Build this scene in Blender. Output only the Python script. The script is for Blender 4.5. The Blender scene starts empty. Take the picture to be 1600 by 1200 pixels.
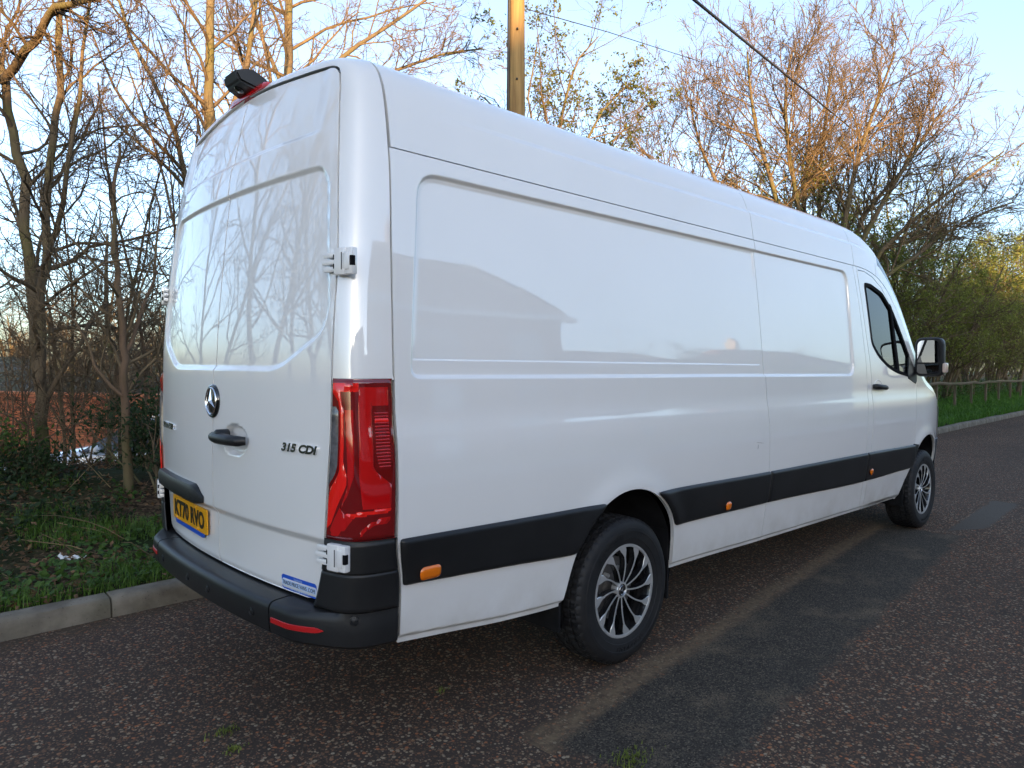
import bpy, bmesh, math, random
import numpy as np
from mathutils import Vector, Matrix, Quaternion

# ------------------------------------------------------------------ camera, sky, sun, exposure
SC = bpy.context.scene
COL = SC.collection
CAM_POS = np.array([-2.744, -3.054, 1.4286])
YAW, PITCH, ROLL, FPX = 0.8121, -0.0257, 0.0076, 1117.4
def cam_axes():
    fw = np.array([math.cos(YAW)*math.cos(PITCH), math.sin(YAW)*math.cos(PITCH), math.sin(PITCH)])
    rt = np.array([math.sin(YAW), -math.cos(YAW), 0.0]); up = np.cross(rt, fw)
    return fw, rt*math.cos(ROLL)+up*math.sin(ROLL), -rt*math.sin(ROLL)+up*math.cos(ROLL)
FW, RT, UP = cam_axes()
cam_data = bpy.data.cameras.new('camera'); cam = bpy.data.objects.new('camera', cam_data); COL.objects.link(cam)
M = Matrix.Identity(4)
for i in range(3):
    M[i][0] = RT[i]; M[i][1] = UP[i]; M[i][2] = -FW[i]; M[i][3] = CAM_POS[i]
cam.matrix_world = M
cam_data.sensor_width = 36.0; cam_data.lens = 36.0*FPX/1600.0
cam_data.clip_start = 0.05; cam_data.clip_end = 3000.0
SC.camera = cam

SUN_EL = math.radians(4.0); SUN_AZ = math.atan2(-0.87, -0.50)      # where the sun stands (behind the camera)
SUN_DIR = np.array([math.cos(SUN_EL)*math.cos(SUN_AZ), math.cos(SUN_EL)*math.sin(SUN_AZ), math.sin(SUN_EL)])
world = bpy.data.worlds.new('World'); SC.world = world; world.use_nodes = True
wn = world.node_tree.nodes; wl = world.node_tree.links; wn.clear()
w_out = wn.new('ShaderNodeOutputWorld'); w_bg = wn.new('ShaderNodeBackground'); w_sky = wn.new('ShaderNodeTexSky')
w_sky.sky_type = 'NISHITA'; w_sky.sun_disc = False
w_sky.sun_elevation = SUN_EL; w_sky.sun_rotation = math.pi/2-SUN_AZ
w_sky.air_density = 0.75; w_sky.dust_density = 1.8; w_sky.ozone_density = 2.4; w_sky.altitude = 60
w_bg.inputs['Strength'].default_value = 0.15
w_hs = wn.new('ShaderNodeHueSaturation'); w_hs.inputs['Saturation'].default_value = .74      # colour grade: whole sky desaturated, standing in for haze and white balance
wl.new(w_sky.outputs[0], w_hs.inputs['Color']); wl.new(w_hs.outputs[0], w_bg.inputs[0]); wl.new(w_bg.outputs[0], w_out.inputs[0])
sun_data = bpy.data.lights.new('sun', 'SUN'); sun = bpy.data.objects.new('sun', sun_data); COL.objects.link(sun)
sun_data.energy = 2.8; sun_data.angle = math.radians(0.6); sun_data.color = (1.0, 0.60, 0.26)
sun.rotation_euler = Vector(-SUN_DIR).to_track_quat('-Z', 'Y').to_euler()
SC.view_settings.view_transform = 'Standard'; SC.view_settings.look = 'None'
SC.view_settings.exposure = 2.72; SC.view_settings.gamma = 1.0
SC.view_settings.use_curve_mapping = False
SC.render.resolution_x = 1024; SC.render.resolution_y = 768
SC.render.engine = 'CYCLES'
SC.cycles.max_bounces = 6; SC.cycles.diffuse_bounces = 2; SC.cycles.glossy_bounces = 3; SC.cycles.transmission_bounces = 3; SC.cycles.transparent_max_bounces = 6

# ------------------------------------------------------------------ helpers
rng = np.random.default_rng(7)
def at(u, w, depth):
    "pixel of the 1600x1200 photograph and a depth in metres -> point"
    return CAM_POS + depth*(FW + RT*(u-800)/FPX - UP*(w-600)/FPX)
def on_z(u, w, z):
    d = FW + RT*(u-800)/FPX - UP*(w-600)/FPX
    return CAM_POS + d*(z-CAM_POS[2])/d[2]

def tag(o, label=None, cat=None, group=None, kind=None):
    if label: o['label'] = label
    if cat: o['category'] = cat
    if group: o['group'] = group
    if kind: o['kind'] = kind
    return o
def empty(name, loc, label=None, cat=None, group=None):
    o = bpy.data.objects.new(name, None); COL.objects.link(o); o.location = [float(c) for c in loc]
    o.empty_display_size = 0.2
    return tag(o, label, cat, group)
def link(name, me, parent=None, world_mesh=True):
    "link a mesh; when parented, its mesh coordinates stay world coordinates"
    o = bpy.data.objects.new(name, me); COL.objects.link(o)
    if parent is not None:
        o.parent = parent
        if world_mesh:
            p = parent; off = Vector((0, 0, 0))
            while p is not None: off = off+p.location; p = p.parent
            o.location = -off
    return o
def mesh(name, v, f, mats, normals=None, smooth=True, fm=None):
    me = bpy.data.meshes.new(name)
    v = np.asarray(v, dtype=np.float64)
    if isinstance(f, np.ndarray):
        k = f.shape[1]; n = len(f)
        me.vertices.add(len(v)); me.vertices.foreach_set('co', v.astype(np.float32).ravel())
        me.loops.add(n*k); me.loops.foreach_set('vertex_index', f.astype(np.int32).ravel())
        me.polygons.add(n); me.polygons.foreach_set('loop_start', np.arange(0, n*k, k, dtype=np.int32))
        me.update(calc_edges=True); me.validate()
    else:
        me.from_pydata([tuple(p) for p in v], [], [tuple(int(i) for i in q) for q in f])
    for m in (mats if isinstance(mats, (list, tuple)) else [mats]): me.materials.append(m)
    if len(me.polygons):
        me.polygons.foreach_set('use_smooth', np.full(len(me.polygons), bool(smooth)))
        if fm is not None and len(fm) == len(me.polygons): me.polygons.foreach_set('material_index', np.asarray(fm, dtype=np.int32))
    me.update()
    if normals is not None:
        me.normals_split_custom_set_from_vertices([tuple(n) for n in np.asarray(normals)])
    return me
class MB:
    "collects simple shapes into one mesh"
    def __init__(s): s.v = []; s.f = []; s.m = []
    def add(s, v, f, mi=0):
        b = len(s.v); s.v += [tuple(p) for p in v]; s.f += [tuple(i+b for i in q) for q in f]; s.m += [mi]*len(f)
    def box(s, c, size, rot=None, mi=0, bev=0.0):
        hx, hy, hz = [a/2 for a in size]
        if bev <= 0:
            v = [Vector((x, y, z)) for x in (-hx, hx) for y in (-hy, hy) for z in (-hz, hz)]
            f = [(0,1,3,2),(4,6,7,5),(0,4,5,1),(2,3,7,6),(0,2,6,4),(1,5,7,3)]
        else:
            bm = bmesh.new(); bmesh.ops.create_cube(bm, size=1.0)
            for q in bm.verts: q.co = Vector((q.co.x*2*hx, q.co.y*2*hy, q.co.z*2*hz))
            bmesh.ops.bevel(bm, geom=bm.edges[:], offset=min(bev, .49*min(size)), segments=2, affect='EDGES', profile=.6)
            bm.verts.index_update()
            v = [q.co.copy() for q in bm.verts]; f = [tuple(q.index for q in p.verts) for p in bm.faces]; bm.free()
        if rot is not None: v = [rot @ p for p in v]
        c = Vector(c); s.add([p+c for p in v], f, mi)
    def tube(s, pts, rad, k=6, mi=0, cap=True):
        pts = np.asarray(pts, float); n = len(pts); rad = np.broadcast_to(np.asarray(rad, float), (n,))
        v, q = tube_arrays(pts, rad, k)
        f = [tuple(r) for r in q]
        if cap: f += [tuple(range(k-1, -1, -1)), tuple(range((n-1)*k, n*k))]
        s.add(v, f, mi)
    def lathe(s, prof, k, axis_o, frame, mi=0, close=False):
        "prof: (radius, along) ; frame = (axis, u, w)"
        a, u, w = [np.asarray(t, float) for t in frame]; o = np.asarray(axis_o, float)
        v = []; m = len(prof)
        for i in range(k):
            t = 2*math.pi*i/k; d = u*math.cos(t)+w*math.sin(t)
            for r, h in prof: v.append(o+a*h+d*r)
        f = [(i*m+j, i*m+j+1, ((i+1) % k)*m+j+1, ((i+1) % k)*m+j) for i in range(k) for j in range(m-1)]
        s.add(v, f, mi)
    def prism(s, poly, depth_vec, o, ex, ey, mi=0):
        "polygon in the plane (ex,ey) at o, extruded by depth_vec"
        o = np.asarray(o, float); ex = np.asarray(ex, float); ey = np.asarray(ey, float); d = np.asarray(depth_vec, float)
        n = len(poly); a = [o+ex*p[0]+ey*p[1] for p in poly]; b = [p+d for p in a]
        s.add(a+b, [tuple(range(n))[::-1], tuple(range(n, 2*n))]+[(i, (i+1) % n, n+(i+1) % n, n+i) for i in range(n)], mi)
    def mesh(s, name, mats, smooth=False, fix=True):
        me = bpy.data.meshes.new(name); me.from_pydata([tuple(p) for p in s.v], [], s.f)
        for m in (mats if isinstance(mats, (list, tuple)) else [mats]): me.materials.append(m)
        me.polygons.foreach_set('material_index', np.array(s.m, dtype=np.int32))
        if fix:
            bm = bmesh.new(); bm.from_mesh(me); bmesh.ops.recalc_face_normals(bm, faces=bm.faces[:]); bm.to_mesh(me); bm.free()
        if smooth:
            me.polygons.foreach_set('use_smooth', np.ones(len(me.polygons), dtype=bool))
            if smooth is not True: me.set_sharp_from_angle(angle=smooth)
        me.update(); return me
    def build(s, name, mats, parent=None, smooth=False, world_mesh=True, fix=True):
        return link(name, s.mesh(name, mats, smooth, fix), parent, world_mesh)
def tube_arrays(pts, rad, k):
    n = len(pts); t = np.empty((n, 3)); t[1:-1] = pts[2:]-pts[:-2]; t[0] = pts[1]-pts[0]; t[-1] = pts[-1]-pts[-2]
    t /= np.linalg.norm(t, axis=1)[:, None]+1e-9
    ref = np.array([.31, .17, .93]) if abs(t[0, 2]) < .8 else np.array([.95, .21, .1])
    a = np.cross(t, ref); a /= np.linalg.norm(a, axis=1)[:, None]+1e-9; b = np.cross(t, a)
    an = 2*math.pi*np.arange(k)/k
    v = pts[:, None, :]+rad[:, None, None]*(a[:, None, :]*np.cos(an)[None, :, None]+b[:, None, :]*np.sin(an)[None, :, None])
    i = np.arange(n-1)[:, None]*k; j = np.arange(k)[None, :]; j2 = (j+1) % k
    q = np.stack([i+j, i+j2, i+k+j2, i+k+j], -1).reshape(-1, 4)
    return v.reshape(-1, 3), q
def spline(xs, ys):
    xs = np.array(xs, float); ys = np.array(ys, float); h = np.diff(xs); m = np.diff(ys)/h
    d = np.zeros(len(xs)); d[0] = m[0]; d[-1] = m[-1]
    for i in range(1, len(xs)-1):
        if m[i-1]*m[i] > 0:
            w1 = 2*h[i]+h[i-1]; w2 = h[i]+2*h[i-1]; d[i] = (w1+w2)/(w1/m[i-1]+w2/m[i])
    def f(x):
        x = np.asarray(x, float); xc = np.clip(x, xs[0], xs[-1]); i = np.clip(np.searchsorted(xs, xc)-1, 0, len(h)-1)
        t = (xc-xs[i])/h[i]; a = ys[i]; b = ys[i+1]
        r = a*(1+2*t)*(1-t)**2+h[i]*d[i]*t*(1-t)**2+b*t*t*(3-2*t)+h[i]*d[i+1]*t*t*(t-1)
        return r+np.where(x < xs[0], (x-xs[0])*d[0], 0)+np.where(x > xs[-1], (x-xs[-1])*d[-1], 0)
    return f
def smooth01(x): x = np.clip(x, 0, 1); return x*x*(3-2*x)

# ------------------------------------------------------------------ materials
class NT:
    def __init__(s, name):
        s.m = bpy.data.materials.new(name); s.m.use_nodes = True; s.t = s.m.node_tree; s.t.nodes.clear()
        s.out = s.n('ShaderNodeOutputMaterial'); s.b = s.n('ShaderNodeBsdfPrincipled'); s.l(s.b.outputs[0], s.out.inputs[0])
    def n(s, kind, **kw):
        nd = s.t.nodes.new(kind)
        for k, v in kw.items(): setattr(nd, k, v)
        return nd
    def l(s, a, b): s.t.links.new(a, b)
    def set(s, **kw):
        for k, v in kw.items():
            i = s.b.inputs[k.replace('_', ' ')]
            if hasattr(v, 'is_linked') or hasattr(v, 'links'): s.l(v, i)
            elif isinstance(v, tuple) and len(v) == 3: i.default_value = (*v, 1)
            else: i.default_value = v
        return s
    def coord(s, which='Object'): return s.n('ShaderNodeTexCoord').outputs[which]
    def val(s, x):
        return x
    def math(s, op, a, b=None, c=None, clamp=False):
        nd = s.n('ShaderNodeMath', operation=op); nd.use_clamp = clamp
        for i, q in enumerate((a, b, c)):
            if q is None: continue
            if hasattr(q, 'links'): s.l(q, nd.inputs[i])
            else: nd.inputs[i].default_value = q
        return nd.outputs[0]
    def noise(s, scale, detail=4, rough=.55, vec=None, dist=0.0):
        nd = s.n('ShaderNodeTexNoise'); nd.inputs['Scale'].default_value = scale; nd.inputs['Detail'].default_value = detail
        nd.inputs['Roughness'].default_value = rough; nd.inputs['Distortion'].default_value = dist
        s.l(vec if vec is not None else s.coord(), nd.inputs['Vector']); return nd
    def voro(s, scale, vec=None, feature='F1', rand=1.0):
        nd = s.n('ShaderNodeTexVoronoi', feature=feature); nd.inputs['Scale'].default_value = scale
        nd.inputs['Randomness'].default_value = rand
        s.l(vec if vec is not None else s.coord(), nd.inputs['Vector']); return nd
    def ramp(s, fac, stops, interp='LINEAR'):
        nd = s.n('ShaderNodeValToRGB'); r = nd.color_ramp; r.interpolation = interp
        while len(r.elements) < len(stops): r.elements.new(.5)
        for e, (p, c) in zip(r.elements, stops):
            e.position = p; e.color = (c, c, c, 1) if not isinstance(c, tuple) else (*c, 1)
        s.l(fac, nd.inputs[0]); return nd.outputs[0]
    def mix(s, fac, a, b, blend='MIX'):
        nd = s.n('ShaderNodeMix', data_type='RGBA', blend_type=blend)
        for i, q in ((0, fac), (6, a), (7, b)):
            if hasattr(q, 'links'): s.l(q, nd.inputs[i])
            elif isinstance(q, tuple): nd.inputs[i].default_value = (*q, 1)
            else: nd.inputs[i].default_value = q
        return nd.outputs[2]
    def bump(s, h, strength=.3, dist=.01, normal=None):
        nd = s.n('ShaderNodeBump'); nd.inputs['Strength'].default_value = strength; nd.inputs['Distance'].default_value = dist
        s.l(h, nd.inputs['Height'])
        if normal is not None: s.l(normal, nd.inputs['Normal'])
        s.l(nd.outputs[0], s.b.inputs['Normal']); return nd.outputs[0]
    def scaled(s, sc, vec=None):
        nd = s.n('ShaderNodeMapping'); nd.inputs['Scale'].default_value = sc
        s.l(vec if vec is not None else s.coord(), nd.inputs[0]); return nd.outputs[0]
def simple(name, col, rough=.5, metal=0.0, coat=0.0, spec=.5, var=.0, vscale=8.0, bump=0.0, bscale=300.0):
    t = NT(name); t.set(Base_Color=col, Roughness=rough, Metallic=metal, Coat_Weight=coat, Specular_IOR_Level=spec)
    t.b.inputs['Coat Roughness'].default_value = .03
    if var > 0:
        n = t.noise(vscale, 5).outputs[0]
        c = t.mix(t.ramp(n, [(.3, 0.0), (.7, 1.0)]), tuple(x*(1-var) for x in col), tuple(min(1, x*(1+var)) for x in col)); t.l(c, t.b.inputs['Base Color'])
    if bump > 0: t.bump(t.noise(bscale, 3).outputs[0], bump, .002)
    return t.m
MAT = {}
def paint_mat():
    t = NT('white_paint'); n = t.noise(1.3, 4).outputs[0]; f = t.noise(260.0, 2).outputs[0]
    sep = t.n('ShaderNodeSeparateXYZ'); t.l(t.coord(), sep.inputs[0])
    low = t.math('MULTIPLY', t.math('SUBTRACT', .62, sep.outputs[2]), 3.2, clamp=True)           # road film on the sills
    film = t.math('MULTIPLY', low, t.ramp(t.noise(7.0, 6).outputs[0], [(.35, 0.0), (.75, .8)]), clamp=True)
    c = t.mix(t.ramp(n, [(.35, 0.0), (.7, 1.0)]), (.80, .79, .77), (.775, .765, .745))
    c = t.mix(film, c, (.52, .48, .42)); t.set(Base_Color=c, Roughness=.34, Coat_Weight=1.0, Specular_IOR_Level=.35)
    t.b.inputs['Coat Roughness'].default_value = .006; t.b.inputs['Coat IOR'].default_value = 2.0
    bn = t.n('ShaderNodeBump'); bn.inputs['Strength'].default_value = .006; bn.inputs['Distance'].default_value = .0006
    t.l(f, bn.inputs['Height']); b2 = t.n('ShaderNodeBump'); b2.inputs['Strength'].default_value = .12; b2.inputs['Distance'].default_value = .006; t.l(t.noise(3.2, 2).outputs[0], b2.inputs['Height']); t.l(bn.outputs[0], b2.inputs['Normal']); t.l(b2.outputs[0], t.b.inputs['Coat Normal'])
    return t.m
MAT['paint'] = paint_mat()
def plastic_mat():
    t = NT('black_plastic'); n = t.noise(3.0, 5).outputs[0]; g = t.noise(900.0, 2).outputs[0]
    c = t.mix(t.ramp(n, [(.35, 0.0), (.75, 1.0)]), (.0085, .0088, .0095), (.017, .0172, .018))
    t.set(Base_Color=c, Roughness=.42, Specular_IOR_Level=.38); t.bump(g, .12, .0006); return t.m
MAT['plastic'] = plastic_mat()
MAT['gap'] = simple('gap_black', (.006, .006, .007), .8, spec=.1)
MAT['liner'] = simple('arch_liner', (.010, .010, .011), .9, spec=.15, var=.4)
MAT['chrome'] = simple('chrome', (.80, .81, .82), .12, 1.0)
MAT['gloss_black'] = simple('gloss_black', (.006, .006, .007), .08, coat=1.0)
MAT['alloy'] = simple('machined_alloy', (.60, .60, .59), .32, .6, coat=.5)
MAT['rim_black'] = simple('rim_black', (.010, .010, .011), .22, coat=.7)
MAT['disc'] = simple('brake_steel', (.13, .125, .12), .5, .6, var=.25, vscale=30)
MAT['amber'] = simple('amber_lens', (.70, .155, .004), .22, coat=1.0)
MAT['red_dark'] = simple('red_lens_dark', (.15, .003, .004), .07, coat=1.0)
MAT['red'] = simple('red_lens', (.46, .005, .006), .07, coat=1.0)
MAT['red_bright'] = simple('red_lens_bright', (.80, .012, .008), .10, coat=1.0)
MAT['clear_lens'] = simple('smoked_clear_lens', (.10, .10, .105), .10, coat=1.0, var=.4, vscale=40)
MAT['plate'] = simple('plate_yellow', (.74, .34, .004), .35, coat=.3)
MAT['plate_text'] = simple('plate_black', (.010, .010, .010), .4)
MAT['blue'] = simple('sticker_blue', (.006, .085, .55), .3, coat=.5)
MAT['sticker_white'] = simple('sticker_white', (.42, .56, .80), .35)
MAT['mirror'] = simple('mirror_silver', (.86, .88, .90), .01, 1.0)
MAT['headlamp'] = simple('headlamp_lens', (.35, .37, .40), .08, coat=1.0)
MAT['seat'] = simple('seat_cloth', (.018, .018, .020), .85)
def tyre_mat():
    t = NT('tyre_rubber'); n = t.noise(14.0, 5).outputs[0]
    c = t.mix(t.ramp(n, [(.35, 0.0), (.7, 1.0)]), (.009, .009, .010), (.017, .016, .016))
    t.set(Base_Color=c, Roughness=.62, Specular_IOR_Level=.35); t.bump(t.noise(220.0, 3).outputs[0], .12, .001); return t.m
MAT['tyre'] = tyre_mat()
def glass_mat():
    t = NT('tinted_glass'); t.t.nodes.remove(t.b)
    tr = t.n('ShaderNodeBsdfTransparent'); tr.inputs[0].default_value = (.17, .21, .20, 1)
    gl = t.n('ShaderNodeBsdfGlossy'); gl.inputs[0].default_value = (1, 1, 1, 1); gl.inputs['Roughness'].default_value = .01
    fr = t.n('ShaderNodeFresnel'); fr.inputs[0].default_value = 1.55
    mx = t.n('ShaderNodeMixShader'); t.l(fr.outputs[0], mx.inputs[0]); t.l(tr.outputs[0], mx.inputs[1]); t.l(gl.outputs[0], mx.inputs[2])
    t.l(mx.outputs[0], t.out.inputs[0]); return t.m
MAT['glass'] = glass_mat()
# ================================================================== ground, road, kerb
def yk(x): return 1.385+.0305*(x+1.07)                      # foot of the kerb beside the van
def noise2(x, y, seed=0, octs=4, base=1.0):
    "smooth value noise on numpy arrays"
    out = np.zeros_like(np.asarray(x, float)); amp = 1.0; tot = 0
    for o in range(octs):
        f = base*2**o; xi = np.asarray(x)*f+seed*13.7+o*7.1; yi = np.asarray(y)*f-seed*5.3+o*3.7
        x0 = np.floor(xi); y0 = np.floor(yi); fx = xi-x0; fy = yi-y0; fx = fx*fx*(3-2*fx); fy = fy*fy*(3-2*fy)
        def hsh(a, b):
            h = np.sin(a*127.1+b*311.7+seed*17.0)*43758.5453; return h-np.floor(h)
        n = (hsh(x0, y0)*(1-fx)+hsh(x0+1, y0)*fx)*(1-fy)+(hsh(x0, y0+1)*(1-fx)+hsh(x0+1, y0+1)*fx)*fy
        out += amp*(n-.5)*2; tot += amp; amp *= .5
    return out/tot
def verge_z(x, y):
    x = np.asarray(x, float); y = np.asarray(y, float); v = y-yk(x)
    k = smooth01((9.0-x)/5.0)                                # the bank and the low yard lie on the left only
    bank = .10+.16*smooth01((v-.6)/2.4)+.05*smooth01((v-2.0)/1.6)*k
    bank = bank-1.06*smooth01((v-4.1)/3.2)*k
    return bank+.05*noise2(x, y, 3, 4, .9)*smooth01((v-.15)/.6)+.10*noise2(x, y, 5, 3, .35)*smooth01((v-1.2)/1.5)

def road_mat():
    t = NT('exposed_aggregate_road'); co = t.coord()
    big = t.noise(.45, 5, vec=co).outputs[0]; mid = t.noise(2.6, 5, vec=co).outputs[0]
    v1 = t.voro(58.0, co); v2 = t.voro(105.0, co); warp = t.noise(45.0, 2, vec=co)
    def chips(v, size):
        return t.ramp(t.math('ADD', v.outputs['Distance'], t.math('MULTIPLY', t.math('SUBTRACT', warp.outputs[0], .5), .25)), [(size, 1.0), (size+.10, 0.0)])
    sel1 = t.n('ShaderNodeSeparateColor'); t.l(v1.outputs['Color'], sel1.inputs[0]); sel2 = t.n('ShaderNodeSeparateColor'); t.l(v2.outputs['Color'], sel2.inputs[0])
    c1 = t.ramp(sel1.outputs[0], [(0, (.060, .045, .037)), (.20, (.14, .085, .060)), (.42, (.24, .130, .080)), (.60, (.26, .20, .15)), (.76, (.29, .235, .18)), (.86, (.31, .125, .065)), (.95, (.30, .26, .21))], 'CONSTANT')
    c2 = t.ramp(sel2.outputs[1], [(0, (.046, .034, .029)), (.28, (.115, .074, .056)), (.55, (.19, .115, .082)), (.8, (.28, .215, .165)), (.93, (.19, .085, .055))], 'CONSTANT')
    bind = t.mix(mid, (.040, .031, .027), (.064, .049, .043))
    m2 = t.math('MULTIPLY', chips(v2, .40), t.math('GREATER_THAN', sel2.outputs[2], .18))
    m1 = t.math('MULTIPLY', chips(v1, .40), t.math('GREATER_THAN', sel1.outputs[2], .34))
    col = t.mix(m2, bind, c2); col = t.mix(m1, col, c1)
    dirt = t.ramp(big, [(.38, 0.0), (.66, 1.0)]); col = t.mix(t.math('MULTIPLY', dirt, .30), col, (.040, .031, .027))
    # worn sandy line where the reinstatement meets the old surface
    sep = t.n('ShaderNodeSeparateXYZ'); t.l(co, sep.inputs[0]); X, Y = sep.outputs[0], sep.outputs[1]
    edge = t.math('SUBTRACT', Y, t.math('ADD', t.math('MULTIPLY', X, .108), -1.105)); edge = t.math('ADD', edge, t.math('MULTIPLY', t.math('SUBTRACT', mid, .5), .16))
    line = t.math('MULTIPLY', t.ramp(t.math('ABSOLUTE', edge), [(.0, 1.0), (.05, .75), (.10, 0.0)]), t.ramp(t.math('MULTIPLY', X, .1, clamp=True), [(0.0, 1.0), (.40, 1.0), (.48, 0.0)]))
    line = t.math('MULTIPLY', line, t.math('GREATER_THAN', X, -.85))
    sand = t.mix(t.noise(40.0, 3, vec=co).outputs[0], (.085, .063, .045), (.20, .152, .106))
    col = t.mix(t.math('MULTIPLY', line, t.ramp(t.noise(22.0, 4, vec=co).outputs[0], [(.30, .2), (.6, 1.0)])), col, sand)
    # the reinstated strip itself: finer, darker chippings with crumbling edges
    wob = t.math('MULTIPLY', t.math('SUBTRACT', t.noise(5.0, 6, .7, vec=co).outputs[0], .5), .30); fine = t.math('MULTIPLY', t.math('SUBTRACT', t.noise(38.0, 3, vec=co).outputs[0], .5), .10)
    e1 = t.math('SUBTRACT', t.math('ADD', t.math('MULTIPLY', X, .108), -1.125), Y); e2 = t.math('SUBTRACT', Y, t.math('ADD', t.math('MULTIPLY', X, .095), -1.735)); e3 = t.math('SUBTRACT', X, -.78); e4 = t.math('SUBTRACT', 4.25, X)
    em = t.math('MINIMUM', t.math('MINIMUM', t.math('ADD', e1, t.math('MULTIPLY', wob, .35)), t.math('ADD', e2, wob)), t.math('MINIMUM', t.math('ADD', e3, wob), t.math('ADD', e4, wob)))
    pm = t.ramp(t.math('MULTIPLY', t.math('ADD', em, fine), 10.0, clamp=True), [(0.0, 0.0), (.55, 1.0)])
    v3 = t.voro(170.0, co); s3 = t.n('ShaderNodeSeparateColor'); t.l(v3.outputs['Color'], s3.inputs[0]); pc = t.ramp(s3.outputs[0], [(0, (.018, .016, .015)), (.6, (.044, .040, .037)), (.9, (.075, .067, .060)), (1, (.14, .12, .10))])
    wornp = t.math('MULTIPLY', t.ramp(t.noise(2.3, 6, .65, vec=co).outputs[0], [(.52, 0.0), (.66, 1.0)]), t.math('GREATER_THAN', s3.outputs[1], .40)); pc = t.mix(t.math('MULTIPLY', wornp, .8), pc, (.13, .105, .080))
    col = t.mix(pm, col, pc)
    yc = t.math('ADD', t.math('MULTIPLY', X, .055), -1.505); d5 = t.math('SUBTRACT', .135, t.math('ABSOLUTE', t.math('SUBTRACT', Y, yc))); d6 = t.math('MINIMUM', t.math('SUBTRACT', X, t.math('ADD', 4.55, t.math('MULTIPLY', t.math('SUBTRACT', Y, yc), -1.6))), t.math('SUBTRACT', 6.4, X))
    em2 = t.math('ADD', t.math('MINIMUM', d5, d6), t.math('MULTIPLY', wob, .45)); pm2 = t.ramp(t.math('MULTIPLY', t.math('ADD', em2, t.math('MULTIPLY', fine, .5)), 12.0, clamp=True), [(0.0, 0.0), (.4, 1.0)])
    col = t.mix(pm2, col, t.mix(s3.outputs[0], (.062, .056, .052), (.088, .080, .074)))
    # wheel-polished and stained lanes along the road
    lane = t.noise(1.0, 4, vec=t.scaled((.12, 1.1, 1), co)).outputs[0]; col = t.mix(t.math('MULTIPLY', t.ramp(lane, [(.50, 0.0), (.70, 1.0)]), .35), col, (.038, .034, .032)); stain = t.ramp(t.noise(1.7, 3, vec=co).outputs[0], [(.64, 0.0), (.72, .5)]); col = t.mix(stain, col, (.026, .023, .021))
    kerb_d = t.math('SUBTRACT', t.math('ADD', t.math('MULTIPLY', X, .0305), 1.4176), Y)          # silt along the kerb
    silt = t.math('MULTIPLY', t.ramp(t.math('MULTIPLY', kerb_d, 3.0, clamp=True), [(0, 1.0), (.8, 0.0)]), t.ramp(t.noise(9.0, 4, vec=co).outputs[0], [(.35, 0.0), (.65, .9)]))
    col = t.mix(silt, col, (.060, .048, .036))
    keep = t.math('SUBTRACT', 1.0, t.math('MAXIMUM', pm, pm2)); m1 = t.math('MULTIPLY', m1, keep); m2 = t.math('ADD', t.math('MULTIPLY', m2, keep), t.math('MULTIPLY', t.math('SUBTRACT', 1.0, v3.outputs['Distance']), t.math('MULTIPLY', pm, .8)))
    h = t.math('ADD', t.math('MULTIPLY', m1, .9), t.math('ADD', t.math('MULTIPLY', m2, .55), t.math('MULTIPLY', t.noise(300.0, 2, vec=co).outputs[0], .35)))
    dk = t.n('ShaderNodeVectorMath', operation='MULTIPLY'); t.l(col, dk.inputs[0]); dk.inputs[1].default_value = (1.22, 1.12, .95)
    t.set(Base_Color=dk.outputs[0], Roughness=.92, Specular_IOR_Level=.18); t.bump(h, .8, .004)
    return t.m
MAT['road'] = road_mat()
def soil_mat():
    t = NT('leaf_litter_soil'); co = t.coord(); v = t.voro(34.0, co); s = t.n('ShaderNodeSeparateColor'); t.l(v.outputs['Color'], s.inputs[0]); n = t.noise(1.4, 6, vec=co).outputs[0]
    c = t.ramp(s.outputs[0], [(0, (.020, .014, .009)), (.4, (.045, .030, .018)), (.7, (.075, .048, .026)), (.9, (.12, .080, .045)), (1, (.03, .04, .012))])
    c = t.mix(t.ramp(n, [(.42, 0.0), (.62, 1.0)]), c, (.020, .030, .009)); t.set(Base_Color=c, Roughness=.95, Specular_IOR_Level=.1); t.bump(s.outputs[1], .8, .015); return t.m
MAT['soil'] = soil_mat()
MAT['field'] = simple('rough_grass', (.030, .045, .014), .95, spec=.1, var=.5, vscale=.8)
MAT['paving'] = simple('paving', (.16, .15, .14), .85, var=.2, vscale=4)
# far ground, one sheet to the horizon
g = link('ground', mesh('ground', [(-900, -900, -1.32), (900, -900, -1.32), (900, 900, -1.32), (-900, 900, -1.32)], [(0, 1, 2, 3)], MAT['field'])); tag(g, kind='structure')
def strip(name, v0, v1, z, mat, x0=-80, x1=220, n=60):
    xs = np.linspace(x0, x1, n); v = []
    for x in xs: v += [(x, yk(x)+v0, z), (x, yk(x)+v1, z)]
    return tag(link(name, mesh(name, v, [(2*i, 2*i+2, 2*i+3, 2*i+1) for i in range(n-1)], mat)), kind='structure')
strip('road', -6.8, .06, 0.0, MAT['road'])
strip('pavement', -9.0, -6.8, .11, MAT['paving'])
strip('gardens', -120, -9.0, .12, MAT['field'])
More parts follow.
